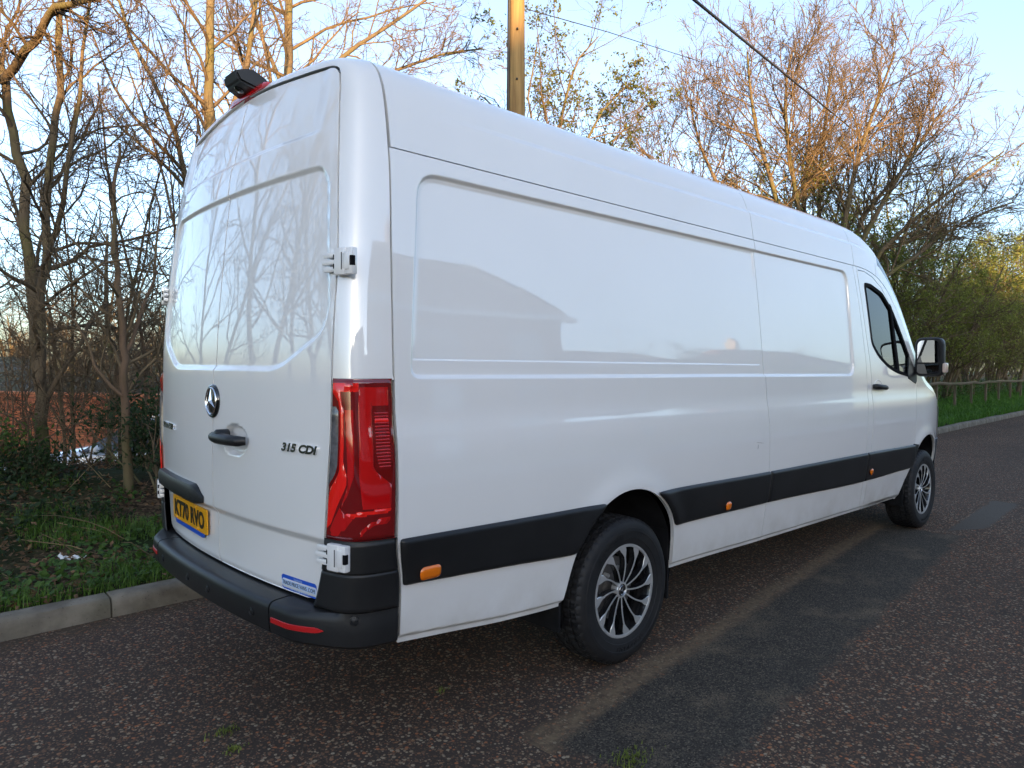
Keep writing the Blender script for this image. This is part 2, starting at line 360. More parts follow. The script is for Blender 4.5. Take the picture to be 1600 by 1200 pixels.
# verge terrain
xs = np.unique(np.r_[np.linspace(-60, -8, 40), np.linspace(-8, 6, 150), np.linspace(6, 45, 130), np.linspace(45, 200, 50)]); vs = np.unique(np.r_[np.linspace(.10, 4, 60), np.linspace(4, 10, 40), np.linspace(10, 60, 30)])
XX, VV = np.meshgrid(xs, vs, indexing='ij'); YY = yk(XX)+VV; ZZ = verge_z(XX, YY)
idx = np.arange(XX.size).reshape(XX.shape); F = np.stack([idx[:-1, :-1], idx[1:, :-1], idx[1:, 1:], idx[:-1, 1:]], -1).reshape(-1, 4)
tag(link('verge', mesh('verge', np.stack([XX, YY, ZZ], -1).reshape(-1, 3), F, MAT['soil'])), kind='structure')
# kerb of single stones
def concrete_mat():
    t = NT('kerb_concrete'); co = t.coord(); n = t.noise(6.0, 6, vec=co).outputs[0]; f = t.noise(70.0, 4, vec=co).outputs[0]
    c = t.mix(t.ramp(n, [(.35, 0.0), (.68, 1.0)]), (.12, .105, .082), (.22, .195, .155)); c = t.mix(t.ramp(t.noise(2.0, 5, vec=co).outputs[0], [(.45, 0.0), (.7, .8)]), c, (.055, .058, .030))
    c = t.mix(t.ramp(f, [(.62, 0.0), (.72, .6)]), c, (.05, .04, .03)); t.set(Base_Color=c, Roughness=.9, Specular_IOR_Level=.2); t.bump(f, .5, .004); return t.m
MAT['concrete'] = concrete_mat()
kerb = empty('kerb', (0, 1.42, 0)); tag(kerb, kind='structure')
kr = np.random.default_rng(3)
def kerb_mesh():
    prof = [(-.02, -.10), (.0, -.05), (.004, .060), (.010, .092), (.022, .110), (.045, .118), (.120, .120), (.125, -.10)]
    m = len(prof); xs = np.linspace(-.453, .453, 13); v = []
    for i, x in enumerate(xs):
        for j, (a, b) in enumerate(prof):
            w = .0035*kr.normal() if 1 <= j <= 5 else 0; v.append((x, a+w, b+w*.6-(.006 if i in (0, 12) and 2 <= j <= 5 else 0)))
    f = [(i*m+j, (i+1)*m+j, (i+1)*m+j+1, i*m+j+1) for i in range(12) for j in range(m-1)]+[tuple(range(m)), tuple(range(12*m, 13*m))[::-1]]
    me = mesh('kerb_stone', v, f, MAT['concrete']); me.set_sharp_from_angle(angle=math.radians(40)); return me
km = [kerb_mesh() for _ in range(4)]
for k in range(-9, 84):
    xc = -1.63+.457+.915*k; o = bpy.data.objects.new('kerb_stone', km[k % 4]); COL.objects.link(o); o.parent = kerb
    o.location = (xc, yk(xc)-1.42+kr.normal()*.003, kr.normal()*.004); o.rotation_euler = (kr.normal()*.01, kr.normal()*.003, math.atan(.0305)+kr.normal()*.003)
strip('far_kerb', -6.92, -6.79, .125, MAT['concrete'])
# ================================================================== trees
def bark_mat(name, a, b, moss):
    t = NT(name); co = t.coord(); n = t.noise(9.0, 5, vec=t.scaled((1, 1, .25))).outputs[0]; m = t.noise(1.6, 4, vec=co).outputs[0]
    c = t.mix(n, a, b); c = t.mix(t.ramp(m, [(.45, 0.0), (.68, .8)]), c, moss); t.set(Base_Color=c, Roughness=.92, Specular_IOR_Level=.15); t.bump(t.noise(45.0, 4, vec=t.scaled((1, 1, .2))).outputs[0], .7, .012); return t.m
MAT['bark'] = bark_mat('mossy_bark', (.075, .058, .038), (.16, .125, .085), (.10, .098, .030))
MAT['bark_brown'] = bark_mat('brown_bark', (.085, .055, .036), (.17, .115, .075), (.09, .085, .04))
MAT['twig'] = simple('twig_bark', (.105, .078, .050), .9, spec=.15, var=.35, vscale=3)
MAT['twig_red'] = simple('twig_bark_reddish', (.125, .092, .055), .9, spec=.15, var=.3, vscale=3)
def leaf_mat(name, a, b, sc=2.5):
    t = NT(name); co = t.coord(); n = t.noise(sc, 5, vec=co).outputs[0]; f = t.noise(60.0, 1, vec=co).outputs[0]
    c = t.mix(t.ramp(t.math('ADD', t.math('MULTIPLY', n, .6), t.math('MULTIPLY', f, .4)), [(.36, 0.0), (.64, 1.0)]), a, b)
    t.set(Base_Color=c, Roughness=.55, Specular_IOR_Level=.3)
    t.b.inputs['Subsurface Weight'].default_value = 0
    tr = t.n('ShaderNodeBsdfTranslucent'); t.l(c, tr.inputs[0]); mx = t.n('ShaderNodeMixShader'); mx.inputs[0].default_value = .38
    t.l(t.b.outputs[0], mx.inputs[1]); t.l(tr.outputs[0], mx.inputs[2]); t.l(mx.outputs[0], t.out.inputs[0]); return t.m
MAT['leaf_spring'] = leaf_mat('spring_leaf', (.11, .145, .025), (.23, .26, .05))
MAT['leaf_bud'] = leaf_mat('hawthorn_leaf', (.060, .085, .018), (.15, .16, .035))
MAT['leaf_dark'] = leaf_mat('evergreen_leaf', (.012, .028, .010), (.035, .060, .018))
MAT['leaf_weed'] = leaf_mat('weed_leaf', (.035, .085, .014), (.085, .15, .028))
MAT['leaf_dead'] = simple('dead_leaf', (.13, .078, .042), .85, spec=.15, var=.55, vscale=9)
MAT['grass'] = leaf_mat('grass_blade', (.045, .100, .014), (.11, .20, .028), 3.0)
MAT['grass_far'] = leaf_mat('fresh_grass_blade', (.040, .110, .014), (.095, .215, .024), 1.0)
MAT['straw'] = simple('dry_stem', (.22, .165, .085), .9, spec=.15, var=.3)

class Tree:
    "collects branch polylines by level"
    def __init__(s, seed): s.r = random.Random(seed); s.b = []; s.tips = []
    def branch(s, p, d, length, r0, lvl, cfg, r_end=None):
        c = cfg[lvl]; n = c.get('n', 5); st = length/n; pts = [p]; rad = [r0]; R = s.r; x, y, z = p; dx, dy, dz = d
        wob = c.get('wob', .15); trop = c.get('trop', .05); re = r_end if r_end is not None else max(r0*c.get('taper', .35), c.get('rmin', .0015))
        for i in range(n):
            dx += R.gauss(0, wob); dy += R.gauss(0, wob); dz += R.gauss(0, wob)+trop
            m = math.sqrt(dx*dx+dy*dy+dz*dz); dx /= m; dy /= m; dz /= m
            x += dx*st; y += dy*st; z += dz*st; pts.append((x, y, z)); rad.append(r0+(re-r0)*(i+1)/n)
        s.kids(pts, rad, length, lvl, cfg)
    def kids(s, pts, rad, length, lvl, cfg):
        R = s.r; s.b.append((lvl, pts, rad)); c = cfg[lvl]; n = len(pts)-1
        if lvl+1 >= len(cfg): s.tips.append((pts[-1], pts[-2])); return
        k = c['kids']; k = int(k)+(R.random() < k-int(k)); f0 = c.get('from', .25)
        for j in range(k):
            f = f0+(1-f0)*(j+R.random())/k; q = min(f*n, n-1e-4); i = int(q); w = q-i
            a, b = pts[i], pts[i+1]; p = tuple(a[m]+(b[m]-a[m])*w for m in range(3)); t = [b[m]-a[m] for m in range(3)]; tl = math.sqrt(sum(m*m for m in t))+1e-9; t = [m/tl for m in t]
            rv = [R.gauss(0, 1) for _ in range(3)]; dp = sum(rv[m]*t[m] for m in range(3)); rv = [rv[m]-dp*t[m] for m in range(3)]; rl = math.sqrt(sum(m*m for m in rv))+1e-9
            an = math.radians(c.get('ang', 45)*R.uniform(.7, 1.3)); d = [t[m]*math.cos(an)+rv[m]/rl*math.sin(an) for m in range(3)]
            L = length*c.get('ratio', .45)*R.uniform(.6, 1.15)*(1.15-.55*f); rr = rad[i]+(rad[i+1]-rad[i])*w
            s.branch(p, d, L, max(rr*c.get('rr', .55), cfg[lvl+1].get('rmin', .0015)), lvl+1, cfg)
    def path(s, pts, r0, r1, cfg, lvl=0, sub=3):
        "a limb along given points"
        P = np.array(pts, float); n = len(P); t = np.linspace(0, n-1, (n-1)*sub+1); Q = []
        for q in t:
            i = min(int(q), n-2); f = q-i; p0 = P[max(i-1, 0)]; p1 = P[i]; p2 = P[i+1]; p3 = P[min(i+2, n-1)]
            Q.append(tuple(.5*((2*p1)+(-p0+p2)*f+(2*p0-5*p1+4*p2-p3)*f*f+(-p0+3*p1-3*p2+p3)*f**3)+np.array([s.r.gauss(0, .012) for _ in range(3)])))
        L = float(np.sum(np.linalg.norm(np.diff(P, axis=0), axis=1))); m = len(Q)
        s.kids(Q, [r0+(r1-r0)*(i/(m-1))**.9 for i in range(m)], L, lvl, cfg)
    def meshes(s, split, mats, sides=(8, 6, 4, 3, 3, 3)):
        out = []
        for sel, mat, nm in ((lambda l: l < split, mats[0], 'trunk'), (lambda l: l >= split, mats[1], 'crown')):
            groups = {}
            for l, p, r in s.b:
                if sel(l): groups.setdefault((len(p), sides[l]), []).append((p, r))
            V = []; F = []; base = 0
            for (n, k), items in groups.items():
                P = np.array([q[0] for q in items], float); Rr = np.array([q[1] for q in items], float); m = len(items)
                T = np.empty_like(P); T[:, 1:-1] = P[:, 2:]-P[:, :-2]; T[:, 0] = P[:, 1]-P[:, 0]; T[:, -1] = P[:, -1]-P[:, -2]; T /= np.linalg.norm(T, axis=2)[..., None]+1e-9
                ref = np.where(np.abs(T[:, :1, 2:3]) < .8, np.array([.31, .17, .93]), np.array([.95, .21, .1])); A = np.cross(T, np.broadcast_to(ref, T.shape)); A /= np.linalg.norm(A, axis=2)[..., None]+1e-9; B = np.cross(T, A)
                an = 2*math.pi*np.arange(k)/k
                v = P[:, :, None, :]+Rr[:, :, None, None]*(A[:, :, None, :]*np.cos(an)[None, None, :, None]+B[:, :, None, :]*np.sin(an)[None, None, :, None])
                i = np.arange(m)[:, None, None]*n*k; j = np.arange(n-1)[None, :, None]*k; a = np.arange(k)[None, None, :]; a2 = (a+1) % k
                F.append((base+np.stack([i+j+a, i+j+a2, i+j+k+a2, i+j+k+a], -1)).reshape(-1, 4)); V.append(v.reshape(-1, 3)); base += m*n*k
            if V: out.append((nm, mesh(nm, np.vstack(V), np.vstack(F), mat)))
        return out
def leaf_cloud(centres, per, spread, size, rg, aspect=.55, flat=.0, seedlen=None):
    "diamond leaves around given points -> verts, faces"
    C = np.repeat(np.asarray(centres, float), per, axis=0); n = len(C); C = C+rg.normal(size=(n, 3))*spread
    a = rg.normal(size=(n, 3)); a[:, 2] *= (1-flat); a /= np.linalg.norm(a, axis=1)[:, None]; b = rg.normal(size=(n, 3)); b[:, 2] *= (1-flat); b -= a*np.sum(a*b, 1)[:, None]; b /= np.linalg.norm(b, axis=1)[:, None]
    L = size*rg.uniform(.55, 1.3, n)[:, None]; nrm = np.cross(a, b)
    v = np.stack([C-a*L*.5, C+b*L*aspect*.5+nrm*L*.08, C+a*L*.5, C-b*L*aspect*.5+nrm*L*.08], 1).reshape(-1, 3); f = np.arange(n*4).reshape(n, 4)
    return v, f
def make_tree(name, tree, loc, label, split=1, mats=('bark', 'twig'), leaves=None, group=None, cat='tree'):
    root = empty(name, loc, label, cat, group); o = np.array(loc, float)
    for nm, me in tree.meshes(split, (MAT[mats[0]], MAT[mats[1]])): link(nm, me, root)
    if leaves is not None:
        v, f, m = leaves; link('foliage', mesh('foliage', v, f, MAT[m], smooth=False), root)
    return root
def copy_tree(src, loc, rz, sc=1.0, label=None):
    c = src.copy(); COL.objects.link(c); c.location = loc; c.rotation_euler = (0, 0, rz); c.scale = (sc,)*3
    if label: c['label'] = label
    for ch in src.children:
        k = ch.copy(); COL.objects.link(k); k.parent = c
    return c
TW = dict(n=3, wob=.22, trop=.03, rmin=.0016)
# branch settings: limbs -> boughs -> twigs
CF_LEFT = [dict(kids=15, **{'from': .16}, ang=50, ratio=.36, rr=.42, n=10), dict(kids=11, ang=48, ratio=.46, n=8, wob=.20, trop=.03, rr=.5, **{'from': .12}), dict(kids=8, ang=44, ratio=.50, n=5, wob=.22, trop=.03, rr=.55, rmin=.0032, **{'from': .15}), dict(TW)]
def ground_at(p): return (float(p[0]), float(p[1]), float(verge_z(p[0], p[1])))
def base_pt(u, w, D):
    p = at(u, w, D); return np.array([p[0], p[1], float(verge_z(p[0], p[1]))-.05])
P = lambda *a: [at(u, w, d) for u, w, d in a]
# --- twin-stemmed mossy tree at the left
t = Tree(11); D = 7.0; b0 = base_pt(68, 760, D)
t.path([b0]+P((66, 660, D), (58, 540, D), (44, 400, D+.1), (34, 280, D+.15), (14, 170, D+.2), (-15, 40, D+.2), (-35, -90, D+.3)), .068, .034, CF_LEFT)
t.path(P((64, 600, D), (62, 480, D-.05), (74, 385, D-.1), (80, 250, D-.15), (94, 146, D-.2), (95, 20, D-.2), (110, -110, D-.2)), .052, .024, CF_LEFT)
t.path(P((75, 392, D-.1), (100, 318, D-.25), (113, 208, D-.35), (131, 83, D-.45), (150, -60, D-.5)), .030, .012, CF_LEFT, sub=2)
t.path(P((8, 126, D+.2), (40, 80, D-.3), (68, 44, D-.6), (85, 12, D-.8), (140, 0, D-1.0), (190, -20, D-1.1)), .046, .018, CF_LEFT, sub=2)
make_tree('bare_tree', t, b0, 'mossy twin-stemmed bare tree growing on the bank beside the parked silver car')
# --- slender brown sapling
t = Tree(12); D = 6.3; b0 = base_pt(204, 752, D)
CF_S = [dict(kids=12, **{'from': .2}, ang=54, ratio=.38, rr=.5, n=8), dict(kids=8, ang=46, ratio=.46, n=6, wob=.2, trop=.03, rr=.55), dict(kids=5, ang=45, ratio=.5, n=4, wob=.22, rmin=.003), dict(TW)]
t.path([b0]+P((199, 690, D), (190, 600, D), (193, 540, D), (183, 450, D), (177, 370, D+.1), (177, 285, D+.1), (186, 225, D+.1)), .046, .012, CF_S)
t.path(P((192, 560, D), (215, 500, D+.2), (236, 440, D+.5), (250, 330, D+.8), (225, 280, D+1.0)), .020, .007, CF_S, sub=2)
t.path(P((190, 620, D), (150, 575, D-.1), (120, 500, D-.1), (60, 470, D), (10, 440, D)), .018, .005, CF_S, sub=2)
make_tree('sapling', t, b0, 'slender brown leafless sapling on the bank close to the rear of the van', mats=('bark_brown', 'twig_red'))
# --- tall tree behind the rear doors
t = Tree(13); D = 9.0; b0 = base_pt(305, 700, D)
CF_T = [dict(kids=16, **{'from': .25}, ang=50, ratio=.30, rr=.40, n=10), dict(kids=9, ang=46, ratio=.46, n=7, wob=.18, trop=.05, rr=.5, **{'from': .12}), dict(kids=8, ang=46, ratio=.5, n=5, wob=.2, trop=.04, rr=.55, rmin=.0035), dict(TW, rmin=.002)]
t.path([b0]+P((312, 500, D), (320, 330, D), (326, 190, D), (326, 80, D), (330, -60, D), (335, -200, D+.1)), .085, .04, CF_T)
t.path(P((314, 430, D), (292, 300, D-.3), (282, 250, D-.5), (262, 170, D-.8), (205, 60, D-1.0), (180, -20, D-1.1)), .045, .014, CF_T, sub=2)
t.path(P((322, 290, D), (350, 200, D+.3), (385, 110, D+.5), (400, -10, D+.7), (420, -120, D+.8)), .05, .022, CF_T, sub=2)
t.path(P((292, 300, D-.3), (240, 240, D-.4), (190, 200, D-.3), (150, 150, D-.2)), .026, .007, CF_T, sub=2)
make_tree('bare_tree', t, b0, 'tall straight bare tree rising behind the rear doors of the van')
# --- sunlit tree over the rear of the roof
t = Tree(14); D = 13.5; b0 = base_pt(455, 640, D)
CF_M = [dict(kids=16, **{'from': .35}, ang=52, ratio=.36, rr=.42, n=10), dict(kids=9, ang=46, ratio=.46, n=7, wob=.17, trop=.06, rr=.5, **{'from': .12}), dict(kids=7, ang=42, ratio=.5, n=5, wob=.2, trop=.04, rr=.55, rmin=.005), dict(TW, rmin=.003)]
t.path([b0]+P((455, 450, D), (450, 250, D), (450, 120, D), (452, 20, D), (450, -120, D)), .12, .06, CF_M)
t.path(P((452, 220, D), (490, 130, D), (560, 70, D), (640, 20, D+.2), (720, -40, D+.4)), .060, .018, CF_M, sub=2)
t.path(P((452, 260, D), (540, 170, D-.3), (620, 110, D-.5), (690, 85, D-.6), (755, 75, D-.7)), .050, .012, CF_M, sub=2)
t.path(P((452, 160, D), (410, 60, D+.2), (380, -40, D+.4)), .05, .02, CF_M, sub=2)
make_tree('bare_tree', t, b0, 'sunlit bare tree with spreading boughs showing over the rear of the van roof', mats=('bark', 'twig_red'))
# --- hawthorn coming into leaf by the pole
t = Tree(15); D = 11.5; b0 = base_pt(850, 640, D)
CF_H = [dict(kids=11, **{'from': .4}, ang=50, ratio=.30, rr=.5, n=9), dict(kids=8, ang=48, ratio=.46, n=6, wob=.24, trop=.02, rr=.55, **{'from': .15}), dict(kids=4, ang=50, ratio=.45, n=4, wob=.25, rmin=.003), dict(n=2, wob=.2, rmin=.002)]
for pts, r in (((( 850, 400, D), (860, 270, D), (880, 170, D), (905, 90, D), (935, 60, D)), .05), (((850, 420, D), (900, 260, D-.2), (940, 175, D-.3), (985, 130, D-.4)), .045), (((850, 400, D), (840, 260, D+.2), (825, 150, D+.3), (842, 60, D+.4)), .04), (((850, 420, D), (820, 260, D-.4), (775, 170, D-.6), (750, 150, D-.7)), .035), (((850, 430, D), (920, 300, D+.3), (960, 220, D+.4), (985, 195, D+.5)), .04)):
    t.path([b0]+P(*pts), r, .008, CF_H, sub=2)
hw = np.random.default_rng(5); tips = np.array([q[0] for q in t.tips]); dens = noise2(tips[:, 0]*1.0+tips[:, 2], tips[:, 1]-tips[:, 2]*.6, 8, 2, 1.1); tips = tips[dens > .08]
v, f = leaf_cloud(tips, 7, .035, .055, hw); make_tree('hawthorn', t, b0, 'hawthorn with small green leaves opening beside the wooden pole', mats=('bark', 'twig'), leaves=(v, f, 'leaf_bud'))
# --- the big many-stemmed tree beyond the cab
t = Tree(16); D = 17.5; b0 = base_pt(1345, 620, D)
CF_B = [dict(kids=22, **{'from': .36}, ang=42, ratio=.33, rr=.42, n=10), dict(kids=13, ang=44, ratio=.44, n=7, wob=.13, trop=.06, rr=.5, **{'from': .12}), dict(kids=7, ang=40, ratio=.46, n=4, wob=.18, trop=.05, rr=.6, rmin=.0062, **{'from': .15}), dict(n=3, wob=.2, trop=.03, rmin=.0034)]
fan = [((1250, 420), (1200, 240), (1172, 120), (1165, 15)), ((1265, 400), (1235, 220), (1225, 110), (1235, 20)), ((1290, 400), (1280, 240), (1290, 130), (1300, 45)), ((1315, 400), (1335, 240), (1370, 110), (1400, 18)), ((1330, 430), (1380, 290), (1435, 190), (1480, 110)), ((1345, 440), (1420, 330), (1500, 255), (1572, 195)), ((1350, 470), (1430, 385), (1510, 320), (1590, 285)), ((1225, 440), (1140, 300), (1090, 190), (1075, 100)), ((1210, 450), (1110, 330), (1045, 250), (995, 190)), ((1280, 430), (1255, 300), (1262, 200), (1265, 90)), ((1335, 430), (1345, 320), (1410, 230), (1440, 150))]
fr_ = random.Random(4)
for k, pts in enumerate(fan):
    dd = fr_.uniform(-2.4, 2.2); t.path([b0+np.array([fr_.gauss(0, .12), fr_.gauss(0, .12), 0])]+[at(1320+(u-1320)*.98, 520+(w-520)*.87, D+dd*(i+1)/4) for i, (u, w) in enumerate(pts)], .085, .020, CF_B, sub=2)
make_tree('bare_tree', t, b0, 'broad many-stemmed bare tree fanning out beyond the cab of the van', mats=('bark', 'twig_red'))
# --- green trees along the fence (three kinds, copied)
def hedge_tree(seed, h, leafn, lsize):
    t = Tree(seed); R = random.Random(seed)
    cf = [dict(kids=10, **{'from': .15}, ang=46, ratio=.40, rr=.45, n=8, wob=.07), dict(kids=7, ang=48, ratio=.5, n=6, wob=.18, trop=.04, rr=.5), dict(kids=5, ang=46, ratio=.5, n=4, wob=.22, rmin=.005), dict(n=2, wob=.2, rmin=.004)]
    for k in range(6):
        a = R.uniform(0, 6.28); t.branch((R.gauss(0, .15), R.gauss(0, .15), -.1), (math.cos(a)*.35, math.sin(a)*.35, 1), h*R.uniform(.75, 1.05), .06, 0, cf)
    rg = np.random.default_rng(seed); tips = np.array([q[0] for q in t.tips]); tips = tips[noise2(tips[:, 0]+tips[:, 2]*.7, tips[:, 1]-tips[:, 2]*.5, seed, 3, .8) > -.22]
    v, f = leaf_cloud(tips, leafn, .10, lsize, rg); return t, (v, f, 'leaf_spring')
HT = []
hl = 'slim spring-green tree in the dense row behind the rail fence'
for k, (sd, h) in enumerate(((31, 6.4), (32, 7.6), (33, 5.6))):
    t, lv = hedge_tree(sd, h, 6, .085); root = make_tree('hedge_tree', t, (0, 0, 0), hl, leaves=lv, group='trees behind the rail fence'); HT.append(root)
hr = random.Random(9); spots = [(16.5, 6.6), (19.0, 6.9), (21.5, 6.1), (23.5, 7.6), (25.5, 6.3), (28, 7.2), (30, 6.4), (32.5, 7.6), (35, 6.6), (38, 7.4), (41, 6.8), (45, 7.4), (50, 7.2), (56, 7.6), (20.5, 8.8), (26, 9.4), (33, 9.8), (14.5, 8.2), (18, 5.4), (22.5, 5.2), (27, 5.3), (31.5, 5.5), (36.5, 5.7)]
for k, (x, y) in enumerate(spots):
    loc = (x, y, float(verge_z(x, y))); rz = hr.uniform(0, 6.28); sc = hr.uniform(.85, 1.08)
    if k < 3: HT[k].location = loc; HT[k].rotation_euler = (0, 0, rz); HT[k].scale = (sc,)*3
    else: copy_tree(HT[k % 3], loc, rz, sc)
# --- more bare trees: behind the van along the bank, and in the distance
def bare_generic(seed, h, r, name='bare_tree'):
    t = Tree(seed); cf = [dict(kids=15, **{'from': .25}, ang=48, ratio=.36, rr=.45, n=10, wob=.05, trop=.03), dict(kids=9, ang=46, ratio=.45, n=6, wob=.16, trop=.05, rr=.5), dict(kids=6, ang=44, ratio=.5, n=4, wob=.2, rmin=.006), dict(n=2, wob=.2, rmin=.004)]
    R = random.Random(seed)
    for k in range(2): t.branch((R.gauss(0, .05), R.gauss(0, .05), -.2), (R.gauss(0, .16), R.gauss(0, .16), 1), h*R.uniform(.85, 1), r, 0, cf)
    return t
gl = 'bare tree standing on the bank further back along the road'
G1 = make_tree('bare_tree', bare_generic(51, 8.5, .11), (0, 0, 0), gl, group='bare trees further back along the bank'); G2 = make_tree('bare_tree', bare_generic(52, 7.5, .09), (0, 0, 0), gl, group='bare trees further back along the bank')
gs = [(-5.2, 5.0), (-7.5, 4.4), (-10.0, 5.6), (-13, 4.6), (-16.5, 5.5), (-20.5, 4.9), (-8.6, 7.2), (-4.0, 7.4)]
for k, (x, y) in enumerate(gs):
    loc = (x, y, float(verge_z(x, y)))
    if k < 2: (G1, G2)[k].location = loc
    else: copy_tree((G1, G2)[k % 2], loc, hr.uniform(0, 6.28), hr.uniform(.85, 1.1))
fl = 'distant sunlit tree beyond the brick wall and sheds'
for k, (u, D) in enumerate(((10, 40), (60, 46), (105, 37), (150, 50), (190, 42), (235, 48), (-45, 44), (280, 55), (130, 62), (30, 60), (215, 66), (-10, 33), (45, 35), (85, 31), (125, 33), (165, 36), (205, 32), (250, 35), (75, 55), (175, 58), (20, 50), (100, 70), (240, 62))):
    p = at(u, 600, D); src = (G1, G2)[k % 2]; c = copy_tree(src, (p[0], p[1], -1.3), hr.uniform(0, 6.28), hr.uniform(.55, .95), fl); c['group'] = 'distant sunlit trees'
nl = 'bare tree in the thicket behind the van and the pole'
for k, (x, y) in enumerate(((3.2, 8.2), (6.3, 9.6), (9.5, 7.2), (12.0, 9.0), (0.8, 9.2))):
    c = copy_tree((G1, G2)[k % 2], (x, y, float(verge_z(x, y))), hr.uniform(0, 6.28), hr.uniform(.55, .75), nl); c['group'] = 'thicket behind the van'
c = copy_tree(G1, (38.0, 5.2, .2), 1.2, .95, 'bare reddish tree rising behind the far end of the fence'); del c['group']
# ================================================================== undergrowth, yard, wall, car
# evergreen shrubs on the bank
def shrub(name, label, c, r, h, n, size, mat, seed, stems=10, group=None):
    rg = np.random.default_rng(seed); t = Tree(seed); R = random.Random(seed)
    cf = [dict(kids=6, **{'from': .3}, ang=42, ratio=.5, n=6, wob=.12, rr=.6), dict(kids=4, ang=45, ratio=.5, n=4, wob=.2, rmin=.002), dict(n=2, wob=.2, rmin=.0015)]
    for k in range(stems): t.branch((c[0]+R.gauss(0, r*.25), c[1]+R.gauss(0, r*.25), c[2]-.05), (R.gauss(0, .45), R.gauss(0, .45), 1), h*R.uniform(.6, 1), .012, 0, cf)
    tips = np.array([q[0] for q in t.tips]); k = max(1, n//max(1, len(tips))); v, f = leaf_cloud(tips, k, .06, size, rg, .5)
    return make_tree(name, t, c, label, leaves=(v, f, mat), cat='shrub', group=group)
for lab, u, w, D, r, h, n, sz, m, sd in (
    ('dark evergreen shrub on the bank against the left rear corner of the van', 254, 740, 6.4, .20, 1.15, 3000, .050, 'leaf_dark', 61),
    ('leafy dark bramble clump around the foot of the mossy tree', 50, 756, 6.4, .3, .40, 1100, .045, 'leaf_dark', 62),
    ('scrubby green bush at the outer end of the bank past the mossy tree', 0, 750, 6.5, .35, .65, 1300, .045, 'leaf_weed', 63),
    ('thin bramble growing between the mossy tree and the sapling', 150, 790, 5.6, .25, .28, 600, .040, 'leaf_dark', 64)):
    b = base_pt(u, w, D); shrub('shrub', lab, b, r, h, n, sz, MAT and m, sd)
# low weeds, ivy and dead leaves on the near bank; grass blades
gr = np.random.default_rng(21)
def scatter(n, x0, x1, v0, v1, seed, thr=None, base=1.2):
    x = gr.uniform(x0, x1, n); v = v0+(v1-v0)*gr.random(n)**1.15; y = yk(x)+v
    if thr is not None: k = noise2(x, y, seed, 4, base) > thr; x, y = x[k], y[k]
    return np.stack([x, y, verge_z(x, y)], -1)
def blades(pts, hmin, hmax, w, lean, rg):
    n = len(pts); a = rg.uniform(0, 2*math.pi, n); h = rg.uniform(hmin, hmax, n); d = np.stack([np.cos(a), np.sin(a), np.zeros(n)], -1); s = np.stack([-np.sin(a), np.cos(a), np.zeros(n)], -1); up = np.array([0, 0, 1.])
    ln = rg.uniform(.2, 1.0, n)*lean; W = (w*rg.uniform(.6, 1.3, n))[:, None]
    p1 = pts+up*(h*.55)[:, None]+d*(h*ln*.25)[:, None]; p2 = pts+up*(h*(1-.3*ln))[:, None]+d*(h*ln*.8)[:, None]
    v = np.stack([pts-s*W, pts+s*W, p1+s*W*.8, p1-s*W*.8, p2], 1).reshape(-1, 3); b = np.arange(n)[:, None]*5
    return v, [tuple(r) for r in (b+np.array([0, 1, 2, 3])).tolist()]+[tuple(r) for r in (b+np.array([3, 2, 4])).tolist()]
p = scatter(42000, -6, 1.2, .14, 2.8, 31, .04, 1.9); v, f = blades(p, .03, .14, .0030, 1.2, gr); tag(link('grass', mesh('grass', v, f, MAT['grass'], smooth=False)), 'short patchy grass on the verge beside the left kerb', 'grass', kind='stuff')
p = scatter(11000, -6, 1.2, .2, 4.6, 33, -.12, 1.1); p[:, 2] += gr.uniform(.01, .07, len(p)); v, f = leaf_cloud(p, 2, .02, .045, gr, .75, .55); tag(link('weeds', mesh('weeds', v, f, MAT['leaf_weed'], smooth=False)), 'low green weeds creeping over the bank', 'weeds', kind='stuff')
p = scatter(7000, -7, 2.5, 1.0, 4.0, 35, -.05, .8); p[:, 2] += gr.uniform(.01, .07, len(p)); v, f = leaf_cloud(p, 3, .05, .050, gr, .7, .3); tag(link('ivy', mesh('ivy', v, f, MAT['leaf_dark'], smooth=False)), 'dark ivy and bramble leaves covering the upper bank', 'ivy', kind='stuff')
p = scatter(17000, -6, 1.5, .12, 5.0, 37, -.25, 1.6); p[:, 2] += gr.uniform(.01, .05, len(p)); v, f = leaf_cloud(p, 1, .01, .045, gr, .6, .7); tag(link('fallen_leaves', mesh('fallen_leaves', v, f, MAT['leaf_dead'], smooth=False)), 'brown fallen leaves strewn over the bank', 'leaves', kind='stuff')
# dry stems and twigs lying about
tb = MB(); sr = random.Random(8)
for k in range(120):
    x = sr.uniform(-5.5, .6); y = yk(x)+sr.uniform(.5, 4.6); z = float(verge_z(x, y)); a = sr.uniform(0, 6.28); L = sr.uniform(.15, .75); up = sr.uniform(-.05, .9)
    pts = [(x+math.cos(a)*L*q*.7, y+math.sin(a)*L*q*.7, z+.02+L*up*q-.25*L*up*q*q+sr.gauss(0, .01)) for q in (0, .35, .7, 1)]; tb.tube(pts, [.004, .0035, .003, .0018], 4, cap=False)
tag(tb.build('dry_stems', MAT['straw'], smooth=True), 'dry bramble stems and dead stalks standing in the bank', 'stems', kind='stuff')
# fresh grass of the far verge
p = scatter(26000, 9, 45, .14, 3.6, 41, -.6, .7); v, f = blades(p, .10, .26, .010, .9, gr); tag(link('grass', mesh('grass', v, f, MAT['grass_far'], smooth=False)), 'fresh green grass between the rail fence and the kerb', 'grass', kind='stuff')
p = scatter(5000, 10, 46, 2.4, 5.6, 43, -.2, .6); p[:, 2] += gr.uniform(.0, .6, len(p)); v, f = leaf_cloud(p, 5, .12, .07, gr, .6, .2); tag(link('hedge_bottom', mesh('hedge_bottom', v, f, MAT['leaf_weed'], smooth=False)), 'leafy growth at the foot of the fence row', 'undergrowth', kind='stuff')
